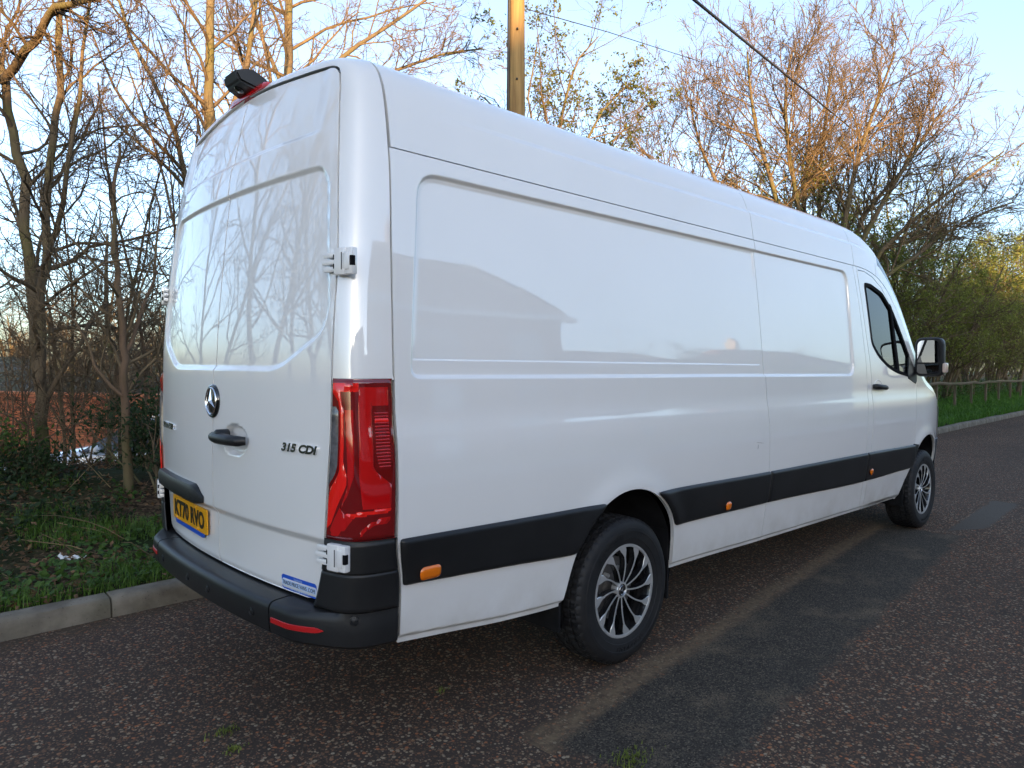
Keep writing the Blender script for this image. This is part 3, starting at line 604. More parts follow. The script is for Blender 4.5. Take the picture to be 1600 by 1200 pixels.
# tufts of moss and grass in the road joints
mp_ = []
for u_, w_, s_, n_ in ((355, 1143, .03, 90), (364, 1172, .022, 60), (985, 1186, .05, 200), (690, 1080, .02, 30)):
    c_ = on_z(u_, w_, .0); mp_.append(c_+gr.normal(size=(n_, 3))*np.array([s_, s_*.6, 0]))
v, f = blades(np.vstack(mp_), .006, .022, .0022, 1.2, gr); tag(link('moss_tufts', mesh('moss_tufts', v, f, MAT['leaf_spring'], smooth=False)), 'small yellow-green moss and grass tufts growing in the road surface', 'moss', kind='stuff')
# crumpled paper
rg = np.random.default_rng(4); b = on_z(112, 858, .20); b[2] = float(verge_z(b[0], b[1]))
n = 9; vv = [(b[0]+(i/n-.5)*.16*.8, b[1]-(i/n-.5)*.10+(j-1.5)*.028+rg.normal()*.006, b[2]+.04+rg.normal()*.012) for i in range(n+1) for j in range(4)]
ff = [(i*4+j, (i+1)*4+j, (i+1)*4+j+1, i*4+j+1) for i in range(n) for j in range(3)]
lm = mesh('litter', vv, ff, simple('white_paper', (.70, .70, .68), .7), smooth=False); lo = tag(link('litter', lm), 'crumpled white scrap of paper lying on the grass verge', 'litter')
sm = lo.modifiers.new('thick', 'SOLIDIFY'); sm.thickness = .002

# arching leafless stems tangled along the crest of the bank
tr_ = random.Random(77)
for k, (u, w, D) in enumerate(((12, 755, 6.6), (120, 758, 7.0), (135, 752, 7.8), (40, 752, 7.6), (225, 752, 7.4), (-20, 758, 6.6))):
    b = base_pt(u, w, D); t = Tree(700+k); cf = [dict(kids=9, **{'from': .1}, ang=52, ratio=.42, rr=.55, n=9, wob=.13, trop=-.03), dict(kids=6, ang=50, ratio=.5, n=6, wob=.2, trop=.0, rr=.55, rmin=.003), dict(kids=4, ang=48, ratio=.5, n=4, wob=.25, rmin=.0022), dict(n=2, wob=.2, rmin=.0016)]
    for j in range(3): t.branch(tuple(b+np.array([tr_.gauss(0, .12), tr_.gauss(0, .12), 0])), (tr_.gauss(0, .35), tr_.gauss(0, .35), 1), tr_.uniform(1.4, 2.8), .009, 0, cf)
    make_tree('thicket_shrub', t, b, 'thin leafless shrub in the tangle along the crest of the bank', mats=('bark_brown', 'twig'), cat='shrub', group='leafless shrubs along the bank')
for k, (u, w, D) in enumerate(((165, 745, 8.4), (228, 745, 8.0), (252, 745, 8.8), (118, 745, 9.0), (268, 745, 7.6))):
    b = base_pt(u, w, D); t = Tree(760+k); cf = [dict(kids=12, **{'from': .15}, ang=46, ratio=.34, rr=.5, n=10, wob=.06, trop=.03), dict(kids=7, ang=48, ratio=.5, n=6, wob=.18, trop=.02, rr=.55, rmin=.003), dict(kids=5, ang=46, ratio=.5, n=4, wob=.22, rmin=.0024), dict(n=2, wob=.2, rmin=.0018)]
    for j in range(2): t.branch(tuple(b+np.array([tr_.gauss(0, .1), tr_.gauss(0, .1), 0])), (tr_.gauss(0, .14), tr_.gauss(0, .14), 1), tr_.uniform(3.4, 5.0), .026, 0, cf)
    make_tree('sapling', t, b, 'tall thin leafless sapling in the thicket behind the brown sapling', mats=('bark_brown', 'twig'), group='thin saplings behind the bank')
# brick wall across the yard
WL = at(-60, 622, 16.5); WR = at(330, 622, 15.0); wx = np.array([WR[0]-WL[0], WR[1]-WL[1], 0]); wlen = np.linalg.norm(wx); wx /= wlen; wn_ = np.array([wx[1], -wx[0], 0])
if wn_ @ (CAM_POS-WL) < 0: wn_ = -wn_
WTOP = .70; WBOT = -1.3
wall = empty('brick_wall', (WL[0]+wx[0]*wlen/2, WL[1]+wx[1]*wlen/2, WBOT), 'orange-red brick boundary wall behind the parked silver car', 'wall')
def brick_mat(name):
    t = NT(name); oi = t.n('ShaderNodeObjectInfo'); co = t.coord(); n = t.noise(14.0, 4, vec=co).outputs[0]
    c = t.ramp(oi.outputs['Random'], [(0, (.20, .062, .034)), (.25, (.40, .125, .055)), (.5, (.30, .095, .045)), (.75, (.48, .19, .095)), (1, (.26, .085, .050))]); c = t.mix(t.ramp(n, [(.4, 0.0), (.7, .5)]), c, (.22, .085, .045)); t.set(Base_Color=c, Roughness=.9, Specular_IOR_Level=.2); t.bump(n, .4, .006); return t.m
MAT['brick'] = brick_mat('red_brick'); MAT['mortar'] = simple('mortar', (.13, .085, .06), .95, spec=.1, var=.25, vscale=6)
R3 = Matrix([[wx[0], wn_[0], 0], [wx[1], wn_[1], 0], [0, 0, 1]])
mb = MB(); mb.box(WL+wx*wlen/2-wn_*.11+np.array([0, 0, (WTOP+WBOT)/2-WL[2]]), (wlen, .20, WTOP-WBOT), R3); mb.build('mortar_core', MAT['mortar'], wall)
bmesh_b = MB(); bmesh_b.box((0, 0, 0), (.215, .05, .065), R3, bev=.006); brick_me = bmesh_b.mesh('brick', MAT['brick'])
wall_off = Vector((WL[0]+wx[0]*wlen/2, WL[1]+wx[1]*wlen/2, WBOT)); cnt = 0; rest = MB(); bl = []
rows = int((WTOP-WBOT)/.075)
for r_ in range(rows):
    z = WTOP-.0375-.075*r_
    for c_ in range(int(wlen/.225)+1):
        s_ = c_*.225+(.1125 if r_ % 2 else 0)
        if s_ < .11 or s_ > wlen-.11: continue
        q = WL+wx*s_-wn_*.012; q[2] = z; d = q-CAM_POS; uu = 800+FPX*(d @ RT)/(d @ FW); ww = 600-FPX*(d @ UP)/(d @ FW)
        bl.append((0 if (0 <= uu <= 252 and ww < 712) else 1, abs(uu-120), q, r_))
bl.sort(key=lambda a: (a[0], a[3], a[1]))
for k, (_, _, q, _) in enumerate(bl):
    if k < 300:
        o = bpy.data.objects.new('brick', brick_me); COL.objects.link(o); o.parent = wall; o.location = Vector(q)-wall_off+Vector(wn_)*float(gr.normal()*.002)
    else: rest.box(q, (.215, .05, .065), R3)
ro = rest.build('brickwork', MAT['brick'], wall); tag(ro, kind='stuff')
cp = MB(); cp.box(WL+wx*wlen/2-wn_*.10+np.array([0, 0, WTOP+.03-WL[2]]), (wlen, .26, .06), R3, bev=.01); cp.build('coping', MAT['brick'], wall)
# slate-roofed outbuilding behind the wall
def slate_mat():
    t = NT('slates'); co = t.coord(); br = t.n('ShaderNodeTexBrick'); t.l(co, br.inputs[0]); br.inputs['Scale'].default_value = 1.0; br.inputs['Brick Width'].default_value = .3; br.inputs['Row Height'].default_value = .2; br.inputs['Mortar Size'].default_value = .012
    br.inputs['Color1'].default_value = (.055, .052, .046, 1); br.inputs['Color2'].default_value = (.105, .098, .085, 1); br.inputs['Mortar'].default_value = (.03, .03, .03, 1)
    c = t.mix(t.ramp(t.noise(1.5, 5, vec=co).outputs[0], [(.4, 0.0), (.65, .7)]), br.outputs[0], (.07, .075, .040)); t.set(Base_Color=c, Roughness=.95, Specular_IOR_Level=.1); t.bump(br.outputs['Fac'], -.6, .01); return t.m
MAT['slate'] = slate_mat(); MAT['render_wall'] = simple('rendered_wall', (.42, .38, .32), .9, var=.15); MAT['house_brick'] = simple('house_brick', (.24, .12, .075), .9, var=.25, vscale=2.0, bump=.3, bscale=40); MAT['tile'] = simple('roof_tile', (.12, .065, .045), .85, var=.35, vscale=3.0, bump=.5, bscale=12); MAT['white_trim'] = simple('white_trim', (.72, .72, .70), .45); MAT['window_dark'] = simple('window_pane', (.02, .024, .028), .05, coat=1.0)
S0 = at(-60, 600, 23); sh = empty('outbuilding', (S0[0], S0[1], -1.3), 'low outbuilding with a grey slate roof behind the brick wall', 'building')
e1 = at(-120, 612, 22); e2 = at(62, 612, 21); r1 = at(-120, 555, 25); r2 = at(50, 558, 24)
mb = MB(); th = np.array([0, 0, -.08]); q = [e1, e2, r2, r1]; mb.add(q+[p_+th for p_ in q], [(0, 1, 2, 3), (7, 6, 5, 4), (0, 4, 5, 1), (1, 5, 6, 2), (2, 6, 7, 3), (3, 7, 4, 0)])
b1 = r1+(r1-e1)*np.array([1, 1, -1.0]); b2 = r2+(r2-e2)*np.array([1, 1, -1.0]); q = [r1+th*.02, r2+th*.02, b2, b1]; mb.add(q+[p_+th for p_ in q], [(0, 1, 2, 3), (7, 6, 5, 4), (0, 4, 5, 1), (1, 5, 6, 2), (2, 6, 7, 3), (3, 7, 4, 0)]); mb.build('roof', MAT['slate'], sh)
mb = MB(); ins = .25
qa = [e1, e2, b2, b1]; cen = sum(qa)/4; qq = [cen+(a_-cen)*.94 for a_ in qa]; lo_ = [np.array([a_[0], a_[1], -1.35]) for a_ in qq]; hi_ = [np.array([a_[0], a_[1], min(e1[2], e2[2])-.05]) for a_ in qq]
mb.add(lo_+hi_, [(0, 1, 5, 4), (1, 2, 6, 5), (2, 3, 7, 6), (3, 0, 4, 7), (4, 5, 6, 7)]); mb.build('wall', MAT['render_wall'], sh)
# silver hatchback in the low yard
def car(loc, rz):
    root = empty('parked_car', loc, 'silver hatchback car parked in the low yard behind the bank', 'car'); root.rotation_euler = (0, 0, rz)
    body = simple('silver_paint', (.72, .75, .80), .25, .1, coat=1.0)
    hood = spline([-2.1, -2.0, -1.75, -1.2, -.75, .2, 1.2, 1.75, 1.95, 2.05], [.45, .68, .80, .93, .98, 1.0, 1.0, .98, .86, .50])
    half = spline([-2.1, -1.95, -1.6, -1.0, 0, 1.2, 1.8, 2.05], [.55, .70, .82, .86, .87, .86, .80, .66])
    def sect(x):
        t_ = float(hood(x)); w_ = float(half(x)); b_ = .22
        for cx_ in (-1.28, 1.25):
            if abs(x-cx_) < .34: b_ = max(b_, .30+math.sqrt(max(0, .34**2-(x-cx_)**2)))
        b_ = min(b_, t_-.15)
        return [(x, -w_*.92, b_), (x, -w_, b_+.08), (x, -w_, (b_+t_)/2+.05), (x, -w_*.97, t_-.06), (x, -w_*.86, t_), (x, 0, t_+.025)]
    xs_ = np.unique(np.r_[np.linspace(-2.1, 2.05, 46)]); v_ = []
    for x in xs_:
        s_ = sect(x); v_ += s_+[(a, -b, c) for a, b, c in s_[-2::-1]]
    m_ = 11; mb = MB(); n_ = len(xs_); mb.add(v_, [(i*m_+j, i*m_+j+1, (i+1)*m_+j+1, (i+1)*m_+j) for i in range(n_-1) for j in range(m_-1)]+[tuple(range(m_)), tuple(range((n_-1)*m_, n_*m_))]); mb.build('body', body, root, smooth=math.radians(50), world_mesh=False)
    def loop(x, z, w): return [(x, -w, z), (x, w, z)]
    g0 = [(-.98, .97, .80), (-.30, 1.40, .60), (.95, 1.43, .60), (1.55, 1.25, .60), (1.82, 1.0, .76)]
    mb = MB(); v_ = []
    for x, z, w in g0: v_ += [(x, -w, z), (x, w, z)]
    mb.add(v_[2:8], [(0, 2, 3, 1), (2, 4, 5, 3)]); ro_ = mb.build('roof', body, root, world_mesh=False)
    ro_.modifiers.new('thick', 'SOLIDIFY').thickness = .03
    mb = MB(); mb.add(v_[0:4], [(0, 2, 3, 1)]); mb.build('windscreen', MAT['window_dark'], root, world_mesh=False)
    mb = MB(); mb.add(v_[6:10], [(0, 2, 3, 1)]); mb.build('rear_window', MAT['window_dark'], root, world_mesh=False)
    for s_ in (0, 1):
        lo2 = [(-.98, .97, .82), (.4, .985, .85), (1.82, .99, .80)]; mb = MB(); pp_ = [v_[0+s_], v_[2+s_], v_[4+s_], v_[6+s_], v_[8+s_]]; sg = -1 if s_ == 0 else 1; mb.add(pp_+[(.4, sg*.84, .97)], [(0, 1, 2, 5), (5, 2, 3, 4)]); mb.build('side_window', MAT['window_dark'], root, world_mesh=False)
        mb = MB(); mb.box((-2.0, sg*.60, .68), (.16, .26, .14), bev=.04); mb.build('headlight', MAT['headlamp'], root, world_mesh=False)
        mb = MB(); mb.box((-.72, sg*.97, 1.02), (.12, .16, .12), bev=.04); mb.build('wing_mirror', body, root, world_mesh=False, smooth=True)
        for cx_ in (-1.28, 1.25):
            wb = MB(); wb.lathe([(.0, .09), (.19, .10), (.21, .095), (.30, .09), (.31, .07), (.31, -.09), (.2, -.1)], 28, (cx_, sg*.74, .31), ((0, sg, 0), (1, 0, 0), (0, 0, 1))); wb.build('wheel', MAT['tyre'], root, world_mesh=False, smooth=math.radians(40))
    return root
cp_ = at(262, 705, 11.0); car((cp_[0], cp_[1], -.80), math.atan2(RT[1], RT[0])+.25)
# ================================================================== pole, cables, fence, houses across the road
def pole_mat():
    t = NT('pole_timber'); co = t.coord(); g = t.noise(18.0, 5, vec=t.scaled((1, 1, .05))).outputs[0]; c = t.mix(t.ramp(g, [(.35, 0.0), (.65, 1.0)]), (.15, .095, .042), (.30, .20, .085)); c = t.mix(t.ramp(t.noise(2.0, 4, vec=co).outputs[0], [(.5, 0.0), (.7, .4)]), c, (.16, .13, .05)); t.set(Base_Color=c, Roughness=.85, Specular_IOR_Level=.2); t.bump(g, .5, .01); return t.m
MAT['pole'] = pole_mat(); MAT['cable'] = simple('cable_sheath', (.015, .014, .014), .6)
PB = at(804, 600, 9.6); pz = float(verge_z(PB[0], PB[1])); pole = empty('utility_pole', (PB[0], PB[1], pz), 'round wooden utility pole rising behind the van roof', 'pole')
mb = MB(); mb.tube([(PB[0], PB[1], pz-.3), (PB[0]+.01, PB[1], pz+3), (PB[0], PB[1]+.02, pz+6), (PB[0], PB[1], pz+8.6)], [.135, .122, .108, .098], 20); mb.build('shaft', MAT['pole'], pole, smooth=math.radians(50))
lf = -RT*.118-FW*.05
mb = MB(); mb.tube([(PB[0]+lf[0], PB[1]+lf[1], pz-.1), (PB[0]+lf[0], PB[1]+lf[1], pz+3), (PB[0]+lf[0]*.92, PB[1]+lf[1]*.92, pz+6), (PB[0]+lf[0]*.82, PB[1]+lf[1]*.82, pz+8.2)], .022, 8); mb.build('cable_guard', MAT['cable'], pole, smooth=True)
mb = MB(); mb.tube([(PB[0]+.1, PB[1]-.25, pz+7.9), (PB[0]-.1, PB[1]+.25, pz+7.9)], .03, 8); mb.build('cross_arm', MAT['pole'], pole)
for k, dz in enumerate((4.9, 5.55)):
    mb = MB(); q = np.array([PB[0], PB[1], pz+dz])-FW*.115; mb.lathe([(.014, -.01), (.014, .012), (.008, .02), (0, .02)], 10, q, (-FW, RT, UP)); mb.build('bolt', MAT['cable'], pole)
def cable(name, label, a, b, sag, r0, n=36):
    a = np.array(a, float); b = np.array(b, float); pts = [a+(b-a)*t-np.array([0, 0, 4*sag*t*(1-t)]) for t in np.linspace(0, 1, n)]; mb = MB(); mb.tube(pts, r0, 6); return tag(mb.build(name, MAT['cable'], smooth=True), label, 'cable')
ptop = np.array([PB[0], PB[1], pz+7.9])
c1 = at(1085, 0, 7.0); c2 = at(1345, 213, 21.0); dv = c2-c1
cable('overhead_cable', 'thick black cable crossing the sky in front of the broad bare tree', c1-dv*1.25, c2+dv*.6, .0, .0165)
t1 = at(822, 14, 9.6); t2 = at(1090, 95, 15.5); t3 = at(1600, 237, 44)
tw = MB(); cv = [t1, at(950, 50, 12.0), t2, at(1350, 175, 25), t3, t3+(t3-at(1350, 175, 25))*.8]; tw.tube(cv, [.007, .007, .007, .010, .013, .015], 5); tag(tw.build('overhead_wire', MAT['cable'], smooth=True), 'thin wire running from the wooden pole past the treetops', 'wire')
# post and rail fence
MAT['fence_wood'] = bark_mat('fence_timber', (.095, .075, .050), (.19, .155, .105), (.075, .085, .040))
fence = empty('rail_fence', (24, 4.1, .15), 'low timber post and rail fence in front of the green trees', 'fence')
fx = np.arange(11.0, 56.0, 2.1); fy = lambda x: 3.72+.028*(x-18); fr2 = random.Random(2)
for k, x in enumerate(fx):
    z = float(verge_z(x, fy(x))); mb = MB(); mb.box((x, fy(x), z+.36), (.07, .07, .95), Matrix.Rotation(fr2.gauss(0, .03), 3, 'Y'), bev=.008); mb.build('post', MAT['fence_wood'], fence)
    if k+1 < len(fx):
        x2 = fx[k+1]; z2 = float(verge_z(x2, fy(x2))); mb = MB(); mb.tube([(x-.1, fy(x)-.07, z+.80), ((x+x2)/2, fy((x+x2)/2)-.07, (z+z2)/2+.785+fr2.gauss(0, .012)), (x2+.1, fy(x2)-.07, z2+.80)], .048, 6); mb.build('rail', MAT['fence_wood'], fence)
# houses across the road (they shade the street and mirror in the van)
def house(loc, sx, sy, eave, ridge, hip, label, wallm, chimney=True, windows=True):
    x, y = loc; root = empty('house', (x, y, .12), label, 'house'); hx, hy = sx/2, sy/2
    mb = MB(); mb.box((x, y, .12+eave/2), (sx, sy, eave)); mb.build('wall', MAT[wallm], root)
    o = .35; a = [(x-hx-o, y-hy-o, eave+.05), (x+hx+o, y-hy-o, eave+.05), (x+hx+o, y+hy+o, eave+.05), (x-hx-o, y+hy+o, eave+.05)]; r_ = [(x-hx-o+hip[0], y, ridge), (x+hx+o-hip[1], y, ridge)]
    mb = MB(); mb.add(a+r_, [(0, 1, 5, 4), (2, 3, 4, 5), (1, 2, 5), (3, 0, 4), (0, 3, 2, 1)]); rf = mb.build('roof', MAT['tile'], root)
    mb = MB(); mb.box((x, y+hy+o+.02, eave), (sx+2*o, .10, .16)); mb.box((x, y+hy+o+.08, eave-.02), (sx+2*o, .10, .09)); mb.build('gutter', MAT['white_trim'], rf)
    if chimney:
        mb = MB(); cx_ = r_[0][0]+(r_[1][0]-r_[0][0])*.25; mb.box((cx_, y, ridge+.25), (.6, .5, 1.1)); mb.tube([(cx_-.12, y, ridge+.8), (cx_-.12, y, ridge+1.1)], .1, 8); mb.build('chimney', MAT[wallm], rf)
    if windows:
        n = max(2, int(sx/2.8))
        for fl in (0, 1):
            for k in range(n):
                wx_ = x-hx+sx*(k+.5)/n; z = 1.45+fl*2.6
                if fl*2.6+2 > eave: continue
                if fl == 0 and k == n//2:
                    mb = MB(); mb.box((wx_, y+hy+.03, 1.15), (.95, .06, 2.05)); mb.build('door', MAT['white_trim'], root); continue
                mb = MB(); mb.box((wx_, y+hy+.02, z), (1.3, .06, 1.15)); wf = mb.build('window', MAT['white_trim'], root)
                for s_ in (-.31, .31):
                    mb = MB(); mb.box((wx_+s_, y+hy+.045, z), (.54, .03, 1.0)); mb.build('pane', MAT['window_dark'], wf)
    return root
house((7.15, -17.5), 12.8, 8.0, 5.1, 8.1, (2.5, .03), 'brick house with a tall tiled roof and gable end directly across the road', 'house_brick')
house((-9.0, -25.0), 14.6, 8.0, 5.2, 7.2, (.5, .5), 'rendered house with gabled roof across the road behind the van', 'render_wall')
house((-25.5, -25.5), 14.4, 8.0, 5.2, 7.2, (.5, 2.5), 'brick house furthest back along the far side of the road', 'house_brick')
house((29.0, -26.0), 15.0, 8.0, 4.2, 6.4, (3.0, 3.0), 'long low brick house set back across the road beyond the bushes', 'house_brick')
house((48.0, -25.0), 13.0, 8.0, 4.6, 6.9, (.5, .5), 'rendered gabled house across the road beyond the low brick house', 'render_wall')
house((-4.0, -48.0), 50.0, 9.0, 5.4, 8.8, (.4, .4), 'long tiled terrace added behind the houses to close sun gaps', 'house_brick', windows=False)  # unseen second row, added to stop sun leaking between the houses
house((42.0, -50.0), 34.0, 9.0, 5.4, 8.4, (.4, .4), 'second tiled terrace added beyond the low brick house to block low sun', 'house_brick', windows=False)  # rest of the added second row, a blocker for the low sun
mb = MB(); ax_, ay_ = 33.0, -26.0; ae = empty('tv_aerial', (ax_, ay_, 6.0), 'television aerial on the roof of the low brick house', 'aerial')
mb.tube([(ax_, ay_, 5.9), (ax_, ay_, 8.4)], .025, 6); mb.build('mast', MAT['cable'], ae); mb = MB(); mb.tube([(ax_-.8, ay_+.2, 8.3), (ax_+.7, ay_-.1, 8.35)], .02, 6); mb.build('boom', MAT['cable'], ae)
for k in range(6):
    mb = MB(); xx = ax_-.7+k*.26; mb.tube([(xx, ay_-.3, 8.32), (xx, ay_+.35, 8.32)], .012, 5); mb.build('element', MAT['cable'], ae)
bl_ = 'round garden bush across the road beside the hipped house'
for k, (x, y, sc) in enumerate(((21.5, -16.0, .66), (23.6, -16.8, .60), (25.8, -15.6, .76), (35.5, -19.0, .70), (39.0, -18.0, .72), (42.5, -19.5, .80), (-1.2, -21.5, .85), (-17.3, -23.0, .9))):  # last two are unseen trees added to plug sun gaps between houses
    c = copy_tree(HT[k % 3], (x, y, .1), k*1.3, sc, 'leafy garden tree standing between the houses across the road'); c['group'] = 'garden trees across the road'
cable('service_cable', 'service cable strung from the pole to the tall-roofed house across the road', ptop, (13.0, -13.3, 4.9), .5, .009)
# ================================================================== the van
VAN = empty('panel_van', (1.85, 0, 0), 'long white high-roof panel van with black side mouldings parked beside the kerb', 'van')

def lines(a, b, step, feats=()):
    "grid coordinates from a to b, finer around features (pos, half width, step)"
    p = [a]; x = a
    while x < b-1e-9:
        s = step
        for c, w, fs in feats:
            dd = max(0.0, abs(x-c)-w)
            s = min(s, fs+dd*.35)
        x = min(b, x+s); p.append(x)
    return np.array(p)
def poly_sdf(P):
    P = np.array(P, float); Q = np.roll(P, -1, axis=0)
    def f(x, y):
        sh = np.shape(x); x = np.ravel(x); y = np.ravel(y); best = np.full(x.shape, 1e9); ins = np.zeros(x.shape, bool)
        for a, b in zip(P, Q):
            e = b-a; wx = x-a[0]; wy = y-a[1]; t = np.clip((wx*e[0]+wy*e[1])/(e@e+1e-12), 0, 1)
            best = np.minimum(best, np.hypot(wx-t*e[0], wy-t*e[1]))
            c = ((a[1] <= y) & (b[1] > y)) | ((b[1] <= y) & (a[1] > y))
            with np.errstate(divide='ignore', invalid='ignore'):
                xi = a[0]+(y-a[1])/(b[1]-a[1]+1e-15)*e[0]
            ins ^= c & (x < xi)
        return np.where(ins, best, -best).reshape(sh)
    return f
def round_poly(P, r, n=5):
    "polygon with rounded corners; r scalar or per corner"
    P = [np.array(p, float) for p in P]; out = []; N = len(P); r = np.broadcast_to(r, (N,))
    for i in range(N):
        a, b, c = P[i-1], P[i], P[(i+1) % N]
        u = a-b; lu = np.linalg.norm(u); u /= lu; w = c-b; lw = np.linalg.norm(w); w /= lw
        k = min(r[i], .45*lu, .45*lw)
        if k < 1e-4: out.append(b); continue
        p0 = b+u*k; p1 = b+w*k
        for t in np.linspace(0, 1, n): out.append((1-t)**2*p0+2*t*(1-t)*b+t*t*p1)
    return np.array(out)
PCACHE = {}
def smin(a, b, k):
    h = np.clip(.5+.5*(b-a)/k, 0, 1); return b*(1-h)+a*h-k*h*(1-h)
def patch(name, sdf, us, vs, surf, mat, parent, flange=.02, flip=False, mirror=False, label=None, cache=True):
    """a trimmed sheet: grid in (u,v), kept where sdf>0, border snapped to sdf=0, exact normals, and a turned-in edge"""
    if mirror and cache and PCACHE.get(name):
        verts, faces, norms = PCACHE[name].pop(0)
        return finish_patch(name, verts*np.array([1, -1, 1]), [r[::-1] for r in faces], norms*np.array([1, -1, 1]), mat, parent, label)
    U, V = np.meshgrid(us, vs, indexing='ij'); nu, nv = U.shape
    D = sdf(U, V); idx = np.arange(nu*nv).reshape(nu, nv)
    F = np.stack([idx[:-1, :-1], idx[1:, :-1], idx[1:, 1:], idx[:-1, 1:]], -1).reshape(-1, 4)
    ins = (D > 0).ravel(); F = F[ins[F].any(1)]
    u = U.ravel().copy(); v = V.ravel().copy(); used = np.zeros(nu*nv, bool); used[F.ravel()] = True
    out = np.where(used & ~ins)[0]; e = 2e-4
    for _ in range(6):
        a, b = u[out], v[out]; d0 = sdf(a, b)
        gu = (sdf(a+e, b)-sdf(a-e, b))/(2*e); gv = (sdf(a, b+e)-sdf(a, b-e))/(2*e); g = gu*gu+gv*gv+1e-6
        s = np.clip(d0/g, -.08, .08); u[out] = a-s*gu; v[out] = b-s*gv
    mp = -np.ones(nu*nv, int); keep = np.where(used)[0]; mp[keep] = np.arange(len(keep))
    u = u[keep]; v = v[keep]; F = mp[F]
    P = surf(u, v); h = 1.5e-3
    N = np.cross(surf(u+h, v)-surf(u-h, v), surf(u, v+h)-surf(u, v-h)); N /= np.linalg.norm(N, axis=1)[:, None]+1e-12
    if flip: N = -N; F = F[:, ::-1]
    nf = len(F); faces = F; verts = P; norms = N
    if flange > 0:
        E = np.concatenate([F[:, [0, 1]], F[:, [1, 2]], F[:, [2, 3]], F[:, [3, 0]]]); key = np.sort(E, 1)
        kk = key[:, 0].astype(np.int64)*10**7+key[:, 1]; uq, inv, cnt = np.unique(kk, return_inverse=True, return_counts=True)
        B = E[(cnt[inv] == 1) & (E[:, 0] != E[:, 1])]
        bv = np.unique(B); loc = {int(q): i for i, q in enumerate(bv)}
        gu = sdf(u[bv]+e, v[bv])-sdf(u[bv]-e, v[bv]); gv = sdf(u[bv], v[bv]+e)-sdf(u[bv], v[bv]-e)
        T = surf(u[bv]-gu*2, v[bv]-gv*2)-surf(u[bv]+gu*2, v[bv]+gv*2); T -= N[bv]*np.sum(T*N[bv], 1)[:, None]; T /= np.linalg.norm(T, axis=1)[:, None]+1e-9
        b0 = len(verts); k = len(bv)
        verts = np.vstack([verts, P[bv], P[bv]-N[bv]*flange]); norms = np.vstack([norms, T, T])
        q = np.array([[b0+loc[int(b)], b0+loc[int(a)], b0+k+loc[int(a)], b0+k+loc[int(b)]] for a, b in B])
        if len(q): faces = np.vstack([faces, q])
    fs = [tuple(dict.fromkeys(r)) for r in faces.tolist()]; fs = [r for r in fs if len(r) > 2]
    if mirror: return finish_patch(name, verts*np.array([1, -1, 1]), [r[::-1] for r in fs], norms*np.array([1, -1, 1]), mat, parent, label)
    PCACHE.setdefault(name, []).append((verts, fs, norms))
    return finish_patch(name, verts, fs, norms, mat, parent, label)
def finish_patch(name, verts, fs, norms, mat, parent, label):
    o = link(name, mesh(name, verts, fs, mat, normals=norms), parent)
    if label: o['label'] = label
    return o

# ---- side skin
Wp = spline([.30, .34, .42, .60, .72, .82, 1.0, 1.10, 1.17, 1.215, 1.26, 1.32, 1.40, 1.7, 2.0, 2.15, 2.205],
            [.925, .935, .950, .972, .983, .989, .993, .990, .984, .977, .972, .969, .965, .940, .912, .895, .8865])
zsill = spline([-1.35, -1.07, -.73, -.42, .42, 1.39, 3.03, 3.75, 5.2], [.440, .414, .382, .368, .378, .362, .341, .330, .36])
rec_sdf = poly_sdf(round_poly([(-1.262, 1.380), (2.715, 1.374), (2.715, 2.146), (-1.185, 2.140)], [.05, .09, .10, .10], 7))
inner_sdf = poly_sdf([(-1.3, 1.447), (1.30, 1.444), (1.32, 2.3), (-1.3, 2.3)])
def Wside(x, z):
    t = np.clip((x-4.2)/.9, 0, 2)
    cab = np.clip((x-3.0)/1.2, 0, 1.2)*np.clip((z-1.3)/.9, 0, 1)
    return Wp(z)-.15*t**2-.018*cab
def side(x, z):
    y = Wside(x, z)
    d = rec_sdf(x, z); y = y-.014*smooth01((d+.003)/.017)
    y = y-.0035*smooth01((inner_sdf(x, z)+.002)/.006)*smooth01((d-.01)/.02)
    for cx in (0.0, 4.325):
        rr = np.hypot(x-cx, z-.44); y = y+.013*np.exp(-((rr-.415)/.065)**2)*smooth01((z-.50)/.2)
    y = y-.014*smooth01((zsill(x)+.032-z)/.014)
    return np.stack([x, -y, z], -1)
# wheel arch openings in (x,z)
def arch_poly(cx, left, right):
    t = np.linspace(math.radians(158), math.radians(12), 26)
    P = [(cx+.408*math.cos(a), .440+.406*math.sin(a)) for a in t]
    return np.array([(cx+left, .20)]+[(cx+left+.03, .375)]+P+[(cx+right, .40), (cx+right, .20)])
ARCH_R = poly_sdf(arch_poly(0.0, -.46, .412)); ARCH_F = poly_sdf(arch_poly(4.325, -.60, .46))
def arch_d(x, z): return np.minimum(-ARCH_R(x, z), -ARCH_F(x, z))
xseam = spline([.40, .65, .82, 1.38, 1.81, 2.19, 2.53], [-1.296, -1.307, -1.330, -1.330, -1.318, -1.303, -1.300])
xjoint = spline([.36, .80, 1.2, 1.7, 2.2], [1.368, 1.372, 1.358, 1.346, 1.330])
xbp0 = spline([.36, .79, 1.31, 1.79, 2.2], [2.905, 2.905, 2.950, 2.905, 2.835])
xbp1 = spline([.33, .56, .80, 1.31, 1.80, 2.16, 2.21], [2.985, 2.985, 3.005, 3.035, 2.965, 2.905, 2.90])
ZTOP = 2.202
